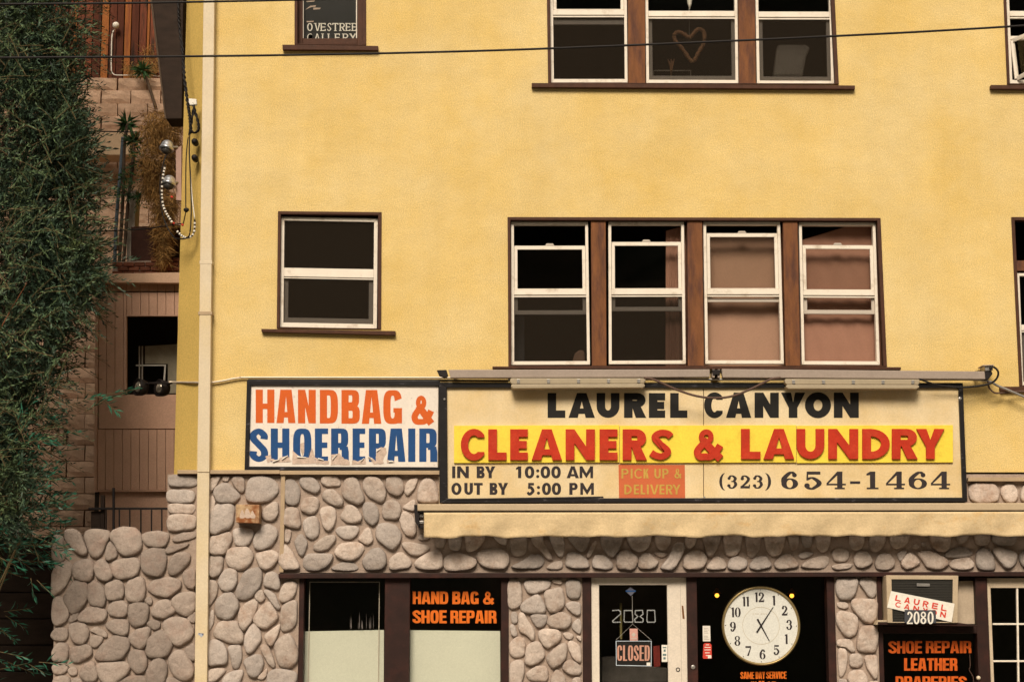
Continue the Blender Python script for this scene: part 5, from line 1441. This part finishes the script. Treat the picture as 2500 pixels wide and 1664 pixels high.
for z, d, k in courses:
    xa_, xb_ = V(-60, 600, d).x, V(462, 600, d).x
    box3(bm, xa_ - 6.0, xb_ + .2, d + .16, d + .5, z, z + .2149)
    if proj(Vector((xa_, d, z)))[1] > 1340: continue
    x = xa_ - (.2 if k % 2 else 0)
    while x < xb_:
        o = bpy.data.objects.new('block', random.choice(blocks))
        o.scale = (.425 + random.uniform(-.01, .01), .30, .205); o.rotation_euler = (random.uniform(-.02, .02), 0, random.uniform(-.02, .02))
        put(o, rw_, (x + .215, d + .13 + random.uniform(-.015, .015), z + .107)); x += .435
build('wall_core', bm, MORTAR, rw_)
# plank fence on top
pf = thing('plank_fence', 'old vertical plank fence in red, black and raw orange wood above the block wall', 'fence', (V(280, 200, dw_top).x, dw_top + .3, zw_top))
dF = dw_top + .3
zb, zt_ = zw_top - .05, V(250, -160, dF).z
edges = [60, 84, 106, 128, 146, 165, 178, 187, 205, 225, 246, 265, 284, 302, 319, 338, 357, 365, 386, 410, 440, 462]
ORG = {165: 0, 178: 1, 246: 1, 302: 1, 357: 1, 146: 2}
for a, b in zip(edges, edges[1:]):
    xa_, xb_ = V(a, 90, dF).x, V(b, 90, dF).x
    bm = bmesh.new(); box3(bm, xa_ + .006, xb_ - .006, dF + (random.uniform(0, .03)), dF + .05, zb, zt_)
    build('plank', bm, PLANKO if ORG.get(a) == 1 else PLANK, pf, bevel=.006)
bm = bmesh.new(); box3(bm, V(40, 90, dF).x, V(470, 90, dF).x, dF + .051, dF + .10, zb + .4, zb + .5); build('fence_rail', bm, DARKW, pf)
bm = bmesh.new(); box3(bm, V(40, 90, dF).x - 6, V(470, 90, dF).x, dF + .12, dF + .14, zb, zt_); build('fence_backing', bm, DARKW, pf)
gl = thing('globe_light', 'small white globe light on the plank fence with a white pipe below', 'light fixture', V(283, 75, dF - .1))
bm = bmesh.new(); bmesh.ops.create_uvsphere(bm, u_segments=16, v_segments=10, radius=.05); bmesh.ops.translate(bm, verts=bm.verts, vec=V(283, 62, dF - .1)); build('globe', bm, WPAPER, gl, smooth=True)
bm = bmesh.new(); tube(bm, smooth_path([V(x, y, dF - .05) for x, y in ((281, 72), (274, 84), (272, 130), (272, 170), (276, 180), (286, 184), (330, 184), (400, 187))], 4), .009, 6); build('pipe', bm, WPAPER, gl, smooth=True)
# long level board / ledge and plaster pillar, blue pipe
slab('plaster_pillar', [(309, 470), (334, 462), (322, 668), (309, 668)], 3.0, .25, mat('old_white_plaster', (0.40, 0.33, 0.26), .9, amt=.2, bump=.4), None, bevel=.01)
tag(bpy.data.objects['plaster_pillar'], 'narrow stained white plaster pillar behind the shed roof', 'pillar')
slab('concrete_landing', [(168, 322), (318, 322), (318, 378), (200, 380)], courses[-12][1] - .25, .4, mat('beige_plaster', (0.44, 0.31, 0.20), .9, amt=.12, bump=.3), None, bevel=.01)
tag(bpy.data.objects['concrete_landing'], 'smooth beige plaster band set in the block wall', 'wall band')
run('drain_pipe', [(300, 335, 2.9), (293, 430, 2.9), (284, 540, 2.9), (279, 670, 2.9)], .022, mat('blue_grey_pipe', (0.10, 0.125, 0.15), .5), 'leaning blue grey pipe behind the shed roof', 'pipe')
run('block_wall_wire', [(150, 320, 2.8), (236, 321, 2.8), (300, 322, 2.8), (350, 323, 2.8)], .008, CABLE, 'thin dark wire crossing in front of the beige plaster band', 'wire')
slab('brown_hutch', [(320, 553), (470, 548), (470, 700), (318, 700)], 2.8, .4, mat('dark_red_brown_board', (0.050, 0.020, 0.013), .9, amt=.3, bump=.4), None, bevel=.01)
tag(bpy.data.objects['brown_hutch'], 'dark brown boarded box behind the shed roof, right of the white pillar', 'box')
bw_ = thing('brick_wall', 'bit of old red brick wall just above the shed roof', 'wall', V(360, 700, 2.6))
for r_ in range(4):
    y = 628 + r_ * 11; x = 286 - (r_ % 2) * 13
    while x < 462:
        if not (r_ == 0 and x < 350): rslab('brick', x + .8, y + .8, x + 26.2, y + 10.2, 2.62 + random.uniform(-.012, .012), .12, BRICK, bw_, bevel=.006)
        x += 27
slab('brick_bed', [(276, 640), (470, 630), (470, 710), (276, 710)], 2.66, .12, MORTAR, bw_)

# shed
shed = thing('brown_shed', 'brown board sided shed with an open window between the wall and the building', 'shed', V(340, 1500, 2.2))
D_S = 2.2
bx = [234, 241, 260, 280.5, 301, 322, 343, 363.5, 384, 405, 426, 447, 468]
def board(x0, x1, y0, y1): rslab('siding_board', x0 + .45, y0, x1 - .45, y1, D_S, .03, SHED, shed, bevel=.003)
for a, b in zip(bx[1:], bx[2:]):
    if b <= 309: board(a, b, 690, 964)
    elif a < 309: board(a, 309, 690, 964); board(309, b, 690, 771)
    else: board(a, b, 690, 771)
rslab('siding_board', 434.6, 771.5, 467.5, 963.5, D_S, .03, SHED, shed)
slab('corner_board', [(233, 690), (240.5, 690), (236, 1200), (229, 1200)], D_S - .02, .06, SHED, shed)
rslab('plain_panel', 241, 964.5, 470, 1046, D_S - .012, .04, SHED, shed)
bb = [238, 257, 278, 299, 319.5, 340.5, 362, 383, 404, 425, 447, 468]
for a, b in zip(bb, bb[1:]): board(a, b, 1047, 1195)
rslab('base_trim', 236, 1195.5, 470, 1199, D_S - .02, .05, SHED, shed)
rslab('base_panel', 238, 1199.5, 470, 1560, D_S + .05, .03, SHED, shed)
bm = bmesh.new(); 
x0s, x1s = V(240, 900, D_S).x, V(500, 900, D_S).x
za_, zb_ = V(300, 1560, D_S).z, V(300, 690, D_S).z
box3(bm, x0s, x0s + .05, D_S + .04, D_S + 1.0, za_, zb_); box3(bm, x0s + .051, x1s, D_S + .95, D_S + 1.0, za_, zb_)
box3(bm, x0s + .051, x1s, D_S + .09, D_S + .94, V(300, 975, D_S).z - .05, V(300, 975, D_S).z)
build('shed_shell', bm, DARKIN, shed)
slab('roof_fascia', [(229, 667), (238, 668.5), (475, 664), (475, 691), (229, 689)], D_S - .12, .1, SHEDT, shed, bevel=.006)
bm = bmesh.new(); box3(bm, V(229, 690, D_S).x, x1s + .1, D_S - .015, D_S + 1.1, zb_ + .02, zb_ + .10); build('shed_roof', bm, SHEDT, shed)
rslab('trim_line', 241, 710.5, 470, 713, D_S - .006, .005, DARKW, shed, bevel=0)
ring_bm = bmesh.new(); ring(ring_bm, quad([(306, 768), (437, 768), (437, 965), (306, 965)]), 0, 0, 1, 1, .022, .016, .022, .012, D_S - .008, .05); build('window_frame', ring_bm, SHED, shed)
slab('white_inner_frame', zB.pts('1040,1222 1270,1222 1270,1232 1040,1232'), D_S + .5, .02, WPAPER, shed, bevel=0)
slab('white_inner_frame', zB.pts('1258,1234 1270,1234 1262,1350 1250,1350'), D_S + .5, .02, WPAPER, shed, bevel=0)
slab('pale_back_board', zB.pts('1110,1080 1440,1060 1440,1440 1285,1440 1285,1215 1110,1215'), D_S + .52, .02, mat('pale_grey_board', (0.32, 0.27, 0.19), .9, amt=.2), shed, bevel=0)
for x in (1062, 1084): rslab('curtain_rod', *zB(x, 1080), *zB(x + 9, 1340), D_S + .5, .02, GREY_SHADED, shed, bevel=0)
# iron railing
ra = thing('iron_railing', 'black iron railing with thin bars behind the cobbled wall, below the shed', 'railing', V(320, 1500, 1.0))
rslab('top_rail', 216, 1238, 474, 1243, 1.0, .04, IRON, ra)
rslab('bottom_rail', 216, 1400, 474, 1405, 1.0, .03, IRON, ra)
for x in (258.6, 291, 316.5, 343.5, 369.5, 394.7, 420, 446): rslab('baluster', x - 1.6, 1243.3, x + 1.6, 1400, 1.008, .018, IRON, ra)
rslab('rail_post', 274, 1190, 279.5, 1500, .96, .03, IRON, ra); rslab('rail_post', 245, 1207, 254.5, 1500, 1.05, .05, DARKW, ra)
rslab('dark_panel', 222, 1247, 244.5, 1500, 1.06, .05, DARKW, ra)
# timber sleepers bottom left; dark colour also stands for the canopy's shade
ts = thing('timber_retaining_wall', 'dark timber sleeper wall in deep shade left of the cobbled wall', 'wall', V(100, 1893, 2.3))
k = 0
for y in range(1318, 1893, 64):
    off = -k * .035
    rslab('sleeper', -160, y + .8, 236, y + 63.2, 2.6 + off, .16, DARKW, ts, bevel=.012); k += 1
slab('earth_backing', [(-200, 1310), (236, 1310), (236, 1893), (-200, 1893)], 2.8, .1, DARKW, ts, bevel=0)

# ------------------------------------------------------------------ lights and service cables on the corner
slab('mounting_plank', [(429, 360), (443, 357), (443, 490), (430, 488)], .40, .04, mat('pink_grey_plank', (0.33, 0.21, 0.17), .8), None)
tag(bpy.data.objects['mounting_plank'], 'short pinkish plank at the wall corner carrying the silver lights', 'plank')
for k, (a, b) in enumerate(((411, 345), (416, 431))):
    t = thing('dome_light', ('upper', 'lower')[k] + ' of two silver dome lamps at the corner of the yellow wall', 'light fixture', V(a, b + 15, .38), 'silver dome lamps')
    ax = Vector((-.12, -.25, -1)); c0 = V(a, b - 1, .38)
    bm = bmesh.new(); lathe(bm, c0, ax, [(0, .014), (.004, .03), (.016, .048), (.034, .061), (.058, .070), (.085, .074), (.10, .084), (.108, .084)], 24); build('dome', bm, mat('bright_aluminium', (0.62, 0.62, 0.64), 0.28, metal=.85, amt=.1), t, smooth=True)
    bm = bmesh.new(); lathe(bm, c0 + ax.normalized() * .109, ax, [(0, .06), (.03, .05), (.05, .02)], 16); build('lens', bm, mat('smoky_lens', (.05, .045, .04), .2), t, smooth=True)
    bm = bmesh.new(); tube(bm, [c0 + ax.normalized() * .08 + Vector((.05, 0, 0)), V(434, b + 14, .40)], .012, 8); build('arm', bm, SILVER, t)
for k, (a, b) in enumerate(((336, 946), (388, 948))):
    t = thing('black_floodlight', ('left', 'right')[k] + ' one of two black floodlights below the shed window', 'light fixture', V(a, b + 18, .55), 'black floodlights')
    ax = Vector((-.75, -.65, .05)); c0 = V(a + 12, b, .62)
    bm = bmesh.new(); lathe(bm, c0, ax, [(-.06, .03), (-.04, .07), (0, .088), (.07, .095), (.075, .088), (.055, .07)], 22); build('hood', bm, IRON, t, smooth=True)
    bm = bmesh.new(); lathe(bm, c0 + ax.normalized() * .058, ax, [(0, .066), (.012, .045), (.018, .02)], 18); build('lens', bm, mat('lamp_glass', (.45, .38, .30), .15, metal=.6), t, smooth=True)
    bm = bmesh.new(); tube(bm, smooth_path([c0, V(a + 22, b - 10, .55), V(420, 934, .42)], 4), .012, 8); build('arm', bm, IRON, t, smooth=True)
def twist(pts, r, off, turns, n=90):
    P = smooth_path([V(*p) for p in pts], 10); bm = bmesh.new()
    for ph in (0, pi):
        Q = []
        for i, p in enumerate(P):
            a = 2 * pi * turns * i / len(P) + ph
            Q.append(p + Vector((cos(a) * off, sin(a) * off, 0)))
        tube(bm, Q, r, 7)
    return bm
tag(build('service_cable', twist([(433, -160, .2), (436, 0, .12), (438, 60, .10), (446, 130, .05), (450, 190, -.02), (458, 250, -.06), (464, 290, -.06), (465, 325, -.06)], .012, .010, 16), CABLE, None, smooth=True), 'thick twisted black service cable dropping along the wall corner', 'cable')
tag(build('service_cable', twist([(470, 248, -.04), (476, 272, -.06), (484, 300, -.06), (484, 318, -.05), (472, 324, -.05), (466, 308, -.05), (474, 262, -.04)], .009, .009, 7), CABLE, None, smooth=True), 'loose loop of black cable below the white insulator', 'cable')
slab('insulator', zS.pts('492,1178 585,1185 588,1250 494,1258'), -.06, .05, WPAPER, None, bevel=.004)
tag(bpy.data.objects['insulator'], 'small white insulator bracket on the wall corner beside the downspout', 'insulator')
run('drop_cable', [(464, 312, -.03), (458, 345, -.02), (454, 400, -.01), (453.5, 500, -.01), (454, 512, -.01), (451, 530, .02), (446, 552, .1)], .006, CABLE, 'straight black drop cable ending in a small black weight', 'cable')
bm = bmesh.new(); lathe(bm, V(455, 507, -.02), Vector((0, 0, -1)), [(0, .006), (.012, .028), (.03, .03), (.05, .01)], 12); tag(build('cable_weight', bm, CABLE, None, smooth=True), 'small black teardrop weight on the drop cable', 'weight')
run('loop_cable', [(465, 312, -.04), (462, 360, -.04), (465, 440, -.04), (467, 510, -.04), (464, 565, -.04), (457, 580, -.02), (442, 583, .05), (424, 578, .2), (404, 545, .3), (393, 500, .3), (391, 440, .3), (400, 395, .3), (408, 375, .35)], .007, CABLE, 'black cable looping under the corner up to the silver lights', 'cable')
def banded(name, pts, label):
    t = thing(name, label, 'cable', V(*pts[-1]))
    P = smooth_path([V(*p) for p in pts], 12)
    bm = bmesh.new(); tube(bm, P, .0085, 7); build('core', bm, CABLE, t, smooth=True)
    bm = bmesh.new(); s = 0; i = 0
    acc = 0
    for a, b in zip(P, P[1:]):
        L_ = (b - a).length; acc += L_
        if acc > .034:
            acc = 0; d_ = (b - a).normalized()
            tube(bm, [a, a + d_ * .019], .0125, 8)
    build('white_wrap', bm, WPAPER, t, kind='stuff')
banded('banded_cable', [(404, 402, .32), (398, 430, .32), (395, 470, .32), (398, 500, .32), (406, 520, .3), (419, 541, .25)], 'black cable with white spiral wrap hanging left of the lamps')
banded('banded_cable', [(475.5, 536, -.03), (475, 560, -.03), (470, 574, -.03), (458, 580.5, 0), (446, 577, .05), (434, 566, .1)], 'black and white banded cable loop near the downspout, below the drop cable')
run('white_cable', [(463, 392, -.035), (466, 440, -.035), (470, 490, -.035), (475.5, 534, -.03)], .006, WPAPER, 'thin white cable beside the downspout', 'cable')
run('side_wire', [(200, 566, .9), (236, 565, .9), (300, 562, .8), (360, 558, .7), (419, 549, .35), (446, 546, .2)], .007, CABLE, 'black wire running left from the corner cables into the tree', 'wire')
for k, (a, b, m_) in enumerate(((419, 480, RED), (423, 544, RED), (445, 548, RED))):
    bm = bmesh.new(); tube(bm, [V(a - 2, b, .28 if k < 2 else .06), V(a + 3, b + 2, .28 if k < 2 else .06)], .012, 8)
    tag(build('wire_connector', bm, m_, None, smooth=True), ('red wire connector under the lower silver lamp', 'red wire connector where the cables meet, left of the corner', 'red wire connector at the very edge of the yellow corner')[k], 'connector')
# overhead wires in front of the house
def overhead(pts, label):
    bm = bmesh.new(); tube(bm, smooth_path([V(x, y, -6.0) for x, y in pts], 8), .0085, 8)
    tag(build('overhead_wire', bm, CABLE, None, smooth=True), label, 'wire', 'overhead wires')
overhead([(-400, 13), (0, 10.5), (300, 8), (500, 4.6), (760, -1), (1200, -14), (2000, -50)], 'upper overhead wire, cutting only the top left corner of the view')
overhead([(-400, 143), (0, 141), (500, 137.5), (800, 133), (1000, 129), (1280, 121), (1700, 104), (2100, 85.5), (2300, 75), (2500, 63), (2900, 38)], 'long overhead wire crossing the whole wall below the upstairs windows')

# ------------------------------------------------------------------ plants
import numpy as np
rs = np.random.RandomState(11)
def leaf_mesh(name, base, dirs, lens, wids, m, parent, kind=None, bend=.15):
    n = len(base)
    d = dirs / np.linalg.norm(dirs, axis=1, keepdims=True)
    r = rs.normal(size=(n, 3)); s = np.cross(d, r); s /= np.linalg.norm(s, axis=1, keepdims=True)
    nn = np.cross(d, s)
    L = lens[:, None]; W = wids[:, None]
    mid = base + d * L * .45 + nn * L * bend * .3
    v = np.stack([base, mid + s * W / 2, base + d * L - nn * L * bend, mid - s * W / 2], axis=1).reshape(-1, 3)
    c = (v.min(0) + v.max(0)) / 2
    me = bpy.data.meshes.new(name); me.vertices.add(4 * n); me.loops.add(4 * n); me.polygons.add(n)
    me.vertices.foreach_set('co', (v - c).astype(np.float32).ravel())
    me.loops.foreach_set('vertex_index', np.arange(4 * n, dtype=np.int32))
    me.polygons.foreach_set('loop_start', np.arange(0, 4 * n, 4, dtype=np.int32))
    try: me.polygons.foreach_set('loop_total', np.full(n, 4, dtype=np.int32))
    except Exception: pass
    me.update(calc_edges=True); me.materials.append(m)
    o = bpy.data.objects.new(name, me); put(o, parent, Vector(c)); return tag(o, kind=kind)
def sprays(P, D, L, per, ll, lw, spread=.7, droop=.15):
    """P base points, D directions, L lengths: leaves set alternately along each twig"""
    B, DD, LL, WW = [], [], [], []
    tw = []
    for p, d, l in zip(P, D, L):
        d = d / np.linalg.norm(d)
        t = np.linspace(.12, 1, per)
        pts = p + d * l * t[:, None] + np.array([0, 0, -droop * l]) * (t ** 2)[:, None]
        side = np.cross(d, rs.normal(size=3)); side /= np.linalg.norm(side)
        sg = np.where(np.arange(per) % 2 == 0, 1, -1)[:, None]
        dd = d + side * sg * spread * (1.1 - .6 * t[:, None]) + rs.normal(size=(per, 3)) * .22
        B.append(pts); DD.append(dd); LL.append(ll * rs.uniform(.65, 1.15, per) * (1.1 - .35 * t)); WW.append(lw * rs.uniform(.8, 1.2, per))
        tw.append((p, pts[-1]))
    return np.concatenate(B), np.concatenate(DD), np.concatenate(LL), np.concatenate(WW), tw
def invV(px, py, d): return np.array(V(px, py, d)[:])
def right_edge(y):
    T = [(-900, 260), (-100, 250), (0, 215), (60, 205), (110, 222), (170, 195), (230, 200), (330, 205), (450, 215), (520, 238), (620, 238), (700, 215), (760, 190), (830, 180), (900, 160), (960, 155), (1010, 130), (1100, 115), (1180, 100), (1260, 70), (1330, 20), (1420, -80)]
    for a, b in zip(T, T[1:]):
        if a[0] <= y <= b[0]: return a[1] + (b[1] - a[1]) * (y - a[0]) / (b[0] - a[0])
    return -100
tree = thing('leafy_tree', 'tall dark willow leaved tree filling the left edge of the view', 'tree', V(-80, 1893, .6))
P, D, L = [], [], []
from mathutils import noise as mnoise
n = 0
while n < 9800:
    y = random.uniform(-260, 1330); xe = right_edge(y) - 40 + 34 * mnoise.noise(Vector((y * .021, 3.3, 0))) + 38 * mnoise.noise(Vector((y * .0065, 8.1, 0)))
    x = xe - abs(random.gauss(0, 1)) * 95 + random.uniform(-10, 12) if random.random() < .55 else random.uniform(-260, xe)
    d = random.uniform(-.9, 1.0) if x > xe - 70 else random.uniform(-.7, 2.3)
    p = V(x, y, d)
    nz = mnoise.noise(p * 1.3) + .5 * mnoise.noise(p * 3.1)
    if nz < (-.24 if x < xe - 90 else -.02) + (.20 if y < 190 and x > 60 else 0): continue
    P.append(np.array(p[:])); 
    out = random.uniform(.25, 1.0)
    D.append(np.array([out - .25, random.uniform(-1.0, .5), random.uniform(-.7, .9)])); L.append(random.uniform(.22, .48)); n += 1
B, DD, LL, WW, tw = sprays(P, D, L, 17, .086, .0165, spread=.6)
leaf_mesh('crown', B, DD, LL, WW, LEAF, tree, None)
P, D, L = [], [], []
for _ in range(620):        # lighter sprays outside the crown; sunlight put into their leaf colour
    y = random.uniform(-200, 1180); x = random.uniform(-220, right_edge(y) - 12); d = random.uniform(-1.25, -.75)
    P.append(invV(x, y, d)); s_ = random.choice((-.5, 1, 1)); D.append(np.array([s_ * random.uniform(.3, 1), random.uniform(-.5, .1), random.uniform(-.1, 1.0)])); L.append(random.uniform(.2, .42))
B, DD, LL, WW, tw2 = sprays(P, D, L, 15, .058, .011, spread=.5)
leaf_mesh('lit_sprays', B, DD, LL, WW, LEAF_LIT, tree, None)
P, D, L = [], [], []
for _ in range(170):        # thin feathery sprays past the edge
    y = random.uniform(-100, 1100); x = right_edge(y) - random.uniform(20, 60); d = random.uniform(-.8, 1.4)
    P.append(invV(x, y, d)); D.append(np.array([1, random.uniform(-.4, .2), random.uniform(-.5, .7)])); L.append(random.uniform(.25, .52))
B, DD, LL, WW, tw3 = sprays(P, D, L, 14, .07, .013, spread=.75, droop=.35)
leaf_mesh('edge_sprays', B, DD, LL, WW, LEAF, tree, None)
P, D, L = [], [], []
for _ in range(1500):       # unseen coarse leaves added out of frame to cast shade
    y = random.uniform(-1200, -240); x = random.uniform(-900, 150); d = random.uniform(.2, 2.6)
    P.append(invV(x, y, d)); D.append(rs.normal(size=3) + np.array([.2, -.2, .2])); L.append(.6)
for _ in range(700):
    y = random.uniform(-200, 1250); x = random.uniform(-900, -200); d = random.uniform(-1.5, 2.4)
    P.append(invV(x, y, d)); D.append(rs.normal(size=3)); L.append(.6)
B, DD, LL, WW, _t = sprays(P, D, L, 12, .15, .04)
leaf_mesh('shading_crown', B, DD, LL, WW, LEAF, tree, None)
bm = bmesh.new()
for a, b in tw[::14] + tw2[::2] + tw3: tube(bm, [Vector(a), (Vector(a) + Vector(b)) / 2 + Vector((0, 0, .01)), Vector(b)], [.005, .004, .002], 4)
build('twigs', bm, TWIG, tree, kind='stuff')
bm = bmesh.new(); base = V(-110, 1893, .9)
tube(bm, smooth_path([base, base + Vector((.05, 0, 1.6)), base + Vector((-.05, .1, 4)), base + Vector((.1, 0, 7)), base + Vector((.0, 0, 11))], 6), [.17 - .0055 * i for i in range(25)], 12)
build('trunk', bm, BARK, tree, smooth=True)
for k in range(16):
    z0 = 1.8 + k * .52; a = base + Vector((0, .05, z0)); tgt = V(random.uniform(20, right_edge(1893 - z0 * 235) - 40), 1893 - (z0 + random.uniform(.5, 1.3)) * 238, random.uniform(-.6, 1.2))
    bm = bmesh.new(); tube(bm, smooth_path([a, a.lerp(tgt, .5) + Vector((0, 0, -.12)), tgt], 6), [.045 - .0028 * i for i in range(13)], 7); build('limb', bm, BARK, tree, smooth=True)
bm = bmesh.new(); tube(bm, [V(-20, 840, -.8), V(2, 800, -.8), V(30, 750, -.78), V(66, 690, -.75)], [.008, .007, .005, .003], 6); build('limb', bm, mat('red_twig', (.20, .07, .03), .8), tree)
# bamboo like shrub, low at the left
sh = thing('bamboo_shrub', 'low blue green bamboo leaved shrub reaching over the cobbled wall at bottom left', 'shrub', V(20, 1893, -.4))
P, D, L = [], [], []
def add(px, py, d, dx, dz, l, dy=-.2): P.append(invV(px, py, d)); D.append(np.array([dx, dy, dz])); L.append(l)
for px, py, dx, dz, l in ((205, 1005, .9, .55, .32), (225, 990, 1, .45, .40), (262, 962, 1, .25, .32), (250, 975, .6, -.4, .2), (180, 985, .8, .3, .3), (60, 1075, 1, .02, .35), (70, 1200, 1, .4, .2), (40, 1205, .8, -.2, .3), (85, 1310, 1, -.25, .36), (120, 1335, 1, -.4, .18),
                      (60, 1330, .9, .1, .3), (10, 1325, .9, .1, .3), (0, 1360, .8, -.3, .25), (75, 1410, .3, -1, .2), (90, 1415, .8, -.6, .2), (95, 1615, 1, .02, .3), (70, 1620, 1, -.4, .2), (115, 1215, .9, -.2, .2), (20, 1150, .8, .5, .3), (30, 1250, .9, .1, .3), (0, 1590, 1, -.1, .3), (140, 1060, 1, .2, .26)):
    add(px, py, -.75, dx, dz, l)
for _ in range(150): add(random.uniform(-120, 120), random.uniform(990, 1380), random.uniform(-.7, 1.2), random.uniform(.3, 1), random.uniform(-.5, .5), random.uniform(.2, .4))
for _ in range(40): add(random.uniform(-160, 40), random.uniform(1380, 1800), random.uniform(0, 1.2), random.uniform(.2, 1), random.uniform(-.5, .5), random.uniform(.2, .35))
B, DD, LL, WW, tw = sprays(P, D, L, 8, .125, .020, spread=.75, droop=.1)
leaf_mesh('foliage', B, DD, LL, WW, LEAFB, sh, bend=.1)
bm = bmesh.new()
for a, b in tw: tube(bm, [Vector(a), Vector(b)], [.004, .002], 4)
build('stems', bm, TWIG, sh, kind='stuff')
bm = bmesh.new()
for k in range(3):
    a = V(-150 + k * 22, 1893, .2 + .1 * k); b = V(20 + k * 24, 1380 - k * 55, -.4)
    tube(bm, smooth_path([a, a.lerp(b, .5) + Vector((-.1, 0, .1)), b], 6), .008, 6)
build('canes', bm, TWIG, sh, kind='stuff')
# dry fronds hanging by the corner
def fronds(label, regions, dep, n, ll, m, name='dry_fronds'):
    B, DD = [], []
    for _ in range(n):
        x0, y0, x1, y1 = random.choice(regions)
        u, v = random.random(), random.random()
        px = (x0 + x1) / 2 + (random.random() - .5) * (x1 - x0) * (1 - .45 * v); py = y0 + (y1 - y0) * v
        B.append(invV(px, py, dep + random.uniform(-.25, .25))); DD.append(np.array([random.uniform(-.55, .55), random.uniform(-.5, .2), random.uniform(-1.2, .15)]))
    n_ = len(B); t = thing(name, label, 'plant', V((regions[0][0] + regions[0][2]) / 2, regions[-1][3], dep))
    leaf_mesh('fronds', np.array(B), np.array(DD), ll * rs.uniform(.5, 1.2, n_), np.full(n_, .008), m, t, bend=.3)
    return t
fronds('mass of dry orange fronds hanging under the dark eave', [(352, 268, 430, 360), (392, 286, 450, 420), (340, 300, 400, 480), (345, 380, 425, 470)], 2.6, 5200, .17, DRY)
fronds('dry orange plume hanging over the dark hutch near the corner', [(372, 500, 430, 585), (385, 560, 412, 640), (372, 470, 440, 520)], 2.45, 3000, .16, DRY)
fronds('dry orange grass at the foot of the plank fence', [(345, 110, 392, 180), (300, 150, 385, 184)], dF - .15, 700, .16, DRY)
def yucca(px, py, d, r, label, trunk):
    t = thing('yucca', label, 'plant', V(*trunk[-1]))
    n_ = 60; c_ = invV(px, py, d); dd = rs.normal(size=(n_, 3)); dd[:, 2] += .25
    leaf_mesh('rosette', np.repeat(c_[None], n_, 0) + rs.normal(size=(n_, 3)) * .01, dd, r * rs.uniform(.8, 1.1, n_), np.full(n_, .03), YUCCA, t, bend=.12)
    bm = bmesh.new(); tube(bm, smooth_path([V(*p) for p in trunk], 5), .022, 7); build('stalk', bm, BARK, t, smooth=True)
yucca(349, 172, dF - .6, .20, 'spiky yucca head at the top of the block wall', [(349, 172, dF - .6), (362, 205, dF - .6), (380, 262, dF - .6)])
yucca(311, 302, 2.9, .20, 'spiky yucca head in front of the beige band', [(311, 302, 2.9), (303, 360, 2.9), (300, 480, 2.9), (290, 660, 2.9)])
yucca(328, 345, 2.8, .17, 'lower green yucca head left of the dry fronds', [(328, 345, 2.8), (322, 420, 2.8), (312, 500, 2.85), (300, 662, 2.9)])
P, D, L = [], [], []
for _ in range(70): add(random.uniform(300, 362), random.uniform(370, 500), 2.75, random.uniform(-.8, .8), random.uniform(-.3, .9), random.uniform(.12, .28), random.uniform(-.5, .3))
B, DD, LL, WW, _t = sprays(P, D, L, 10, .07, .016)
bt = thing('green_bush', 'green leafy bush between the pipe and the dry fronds', 'bush', V(330, 520, 2.75)); leaf_mesh('foliage', B, DD, LL, WW, YUCCA, bt)
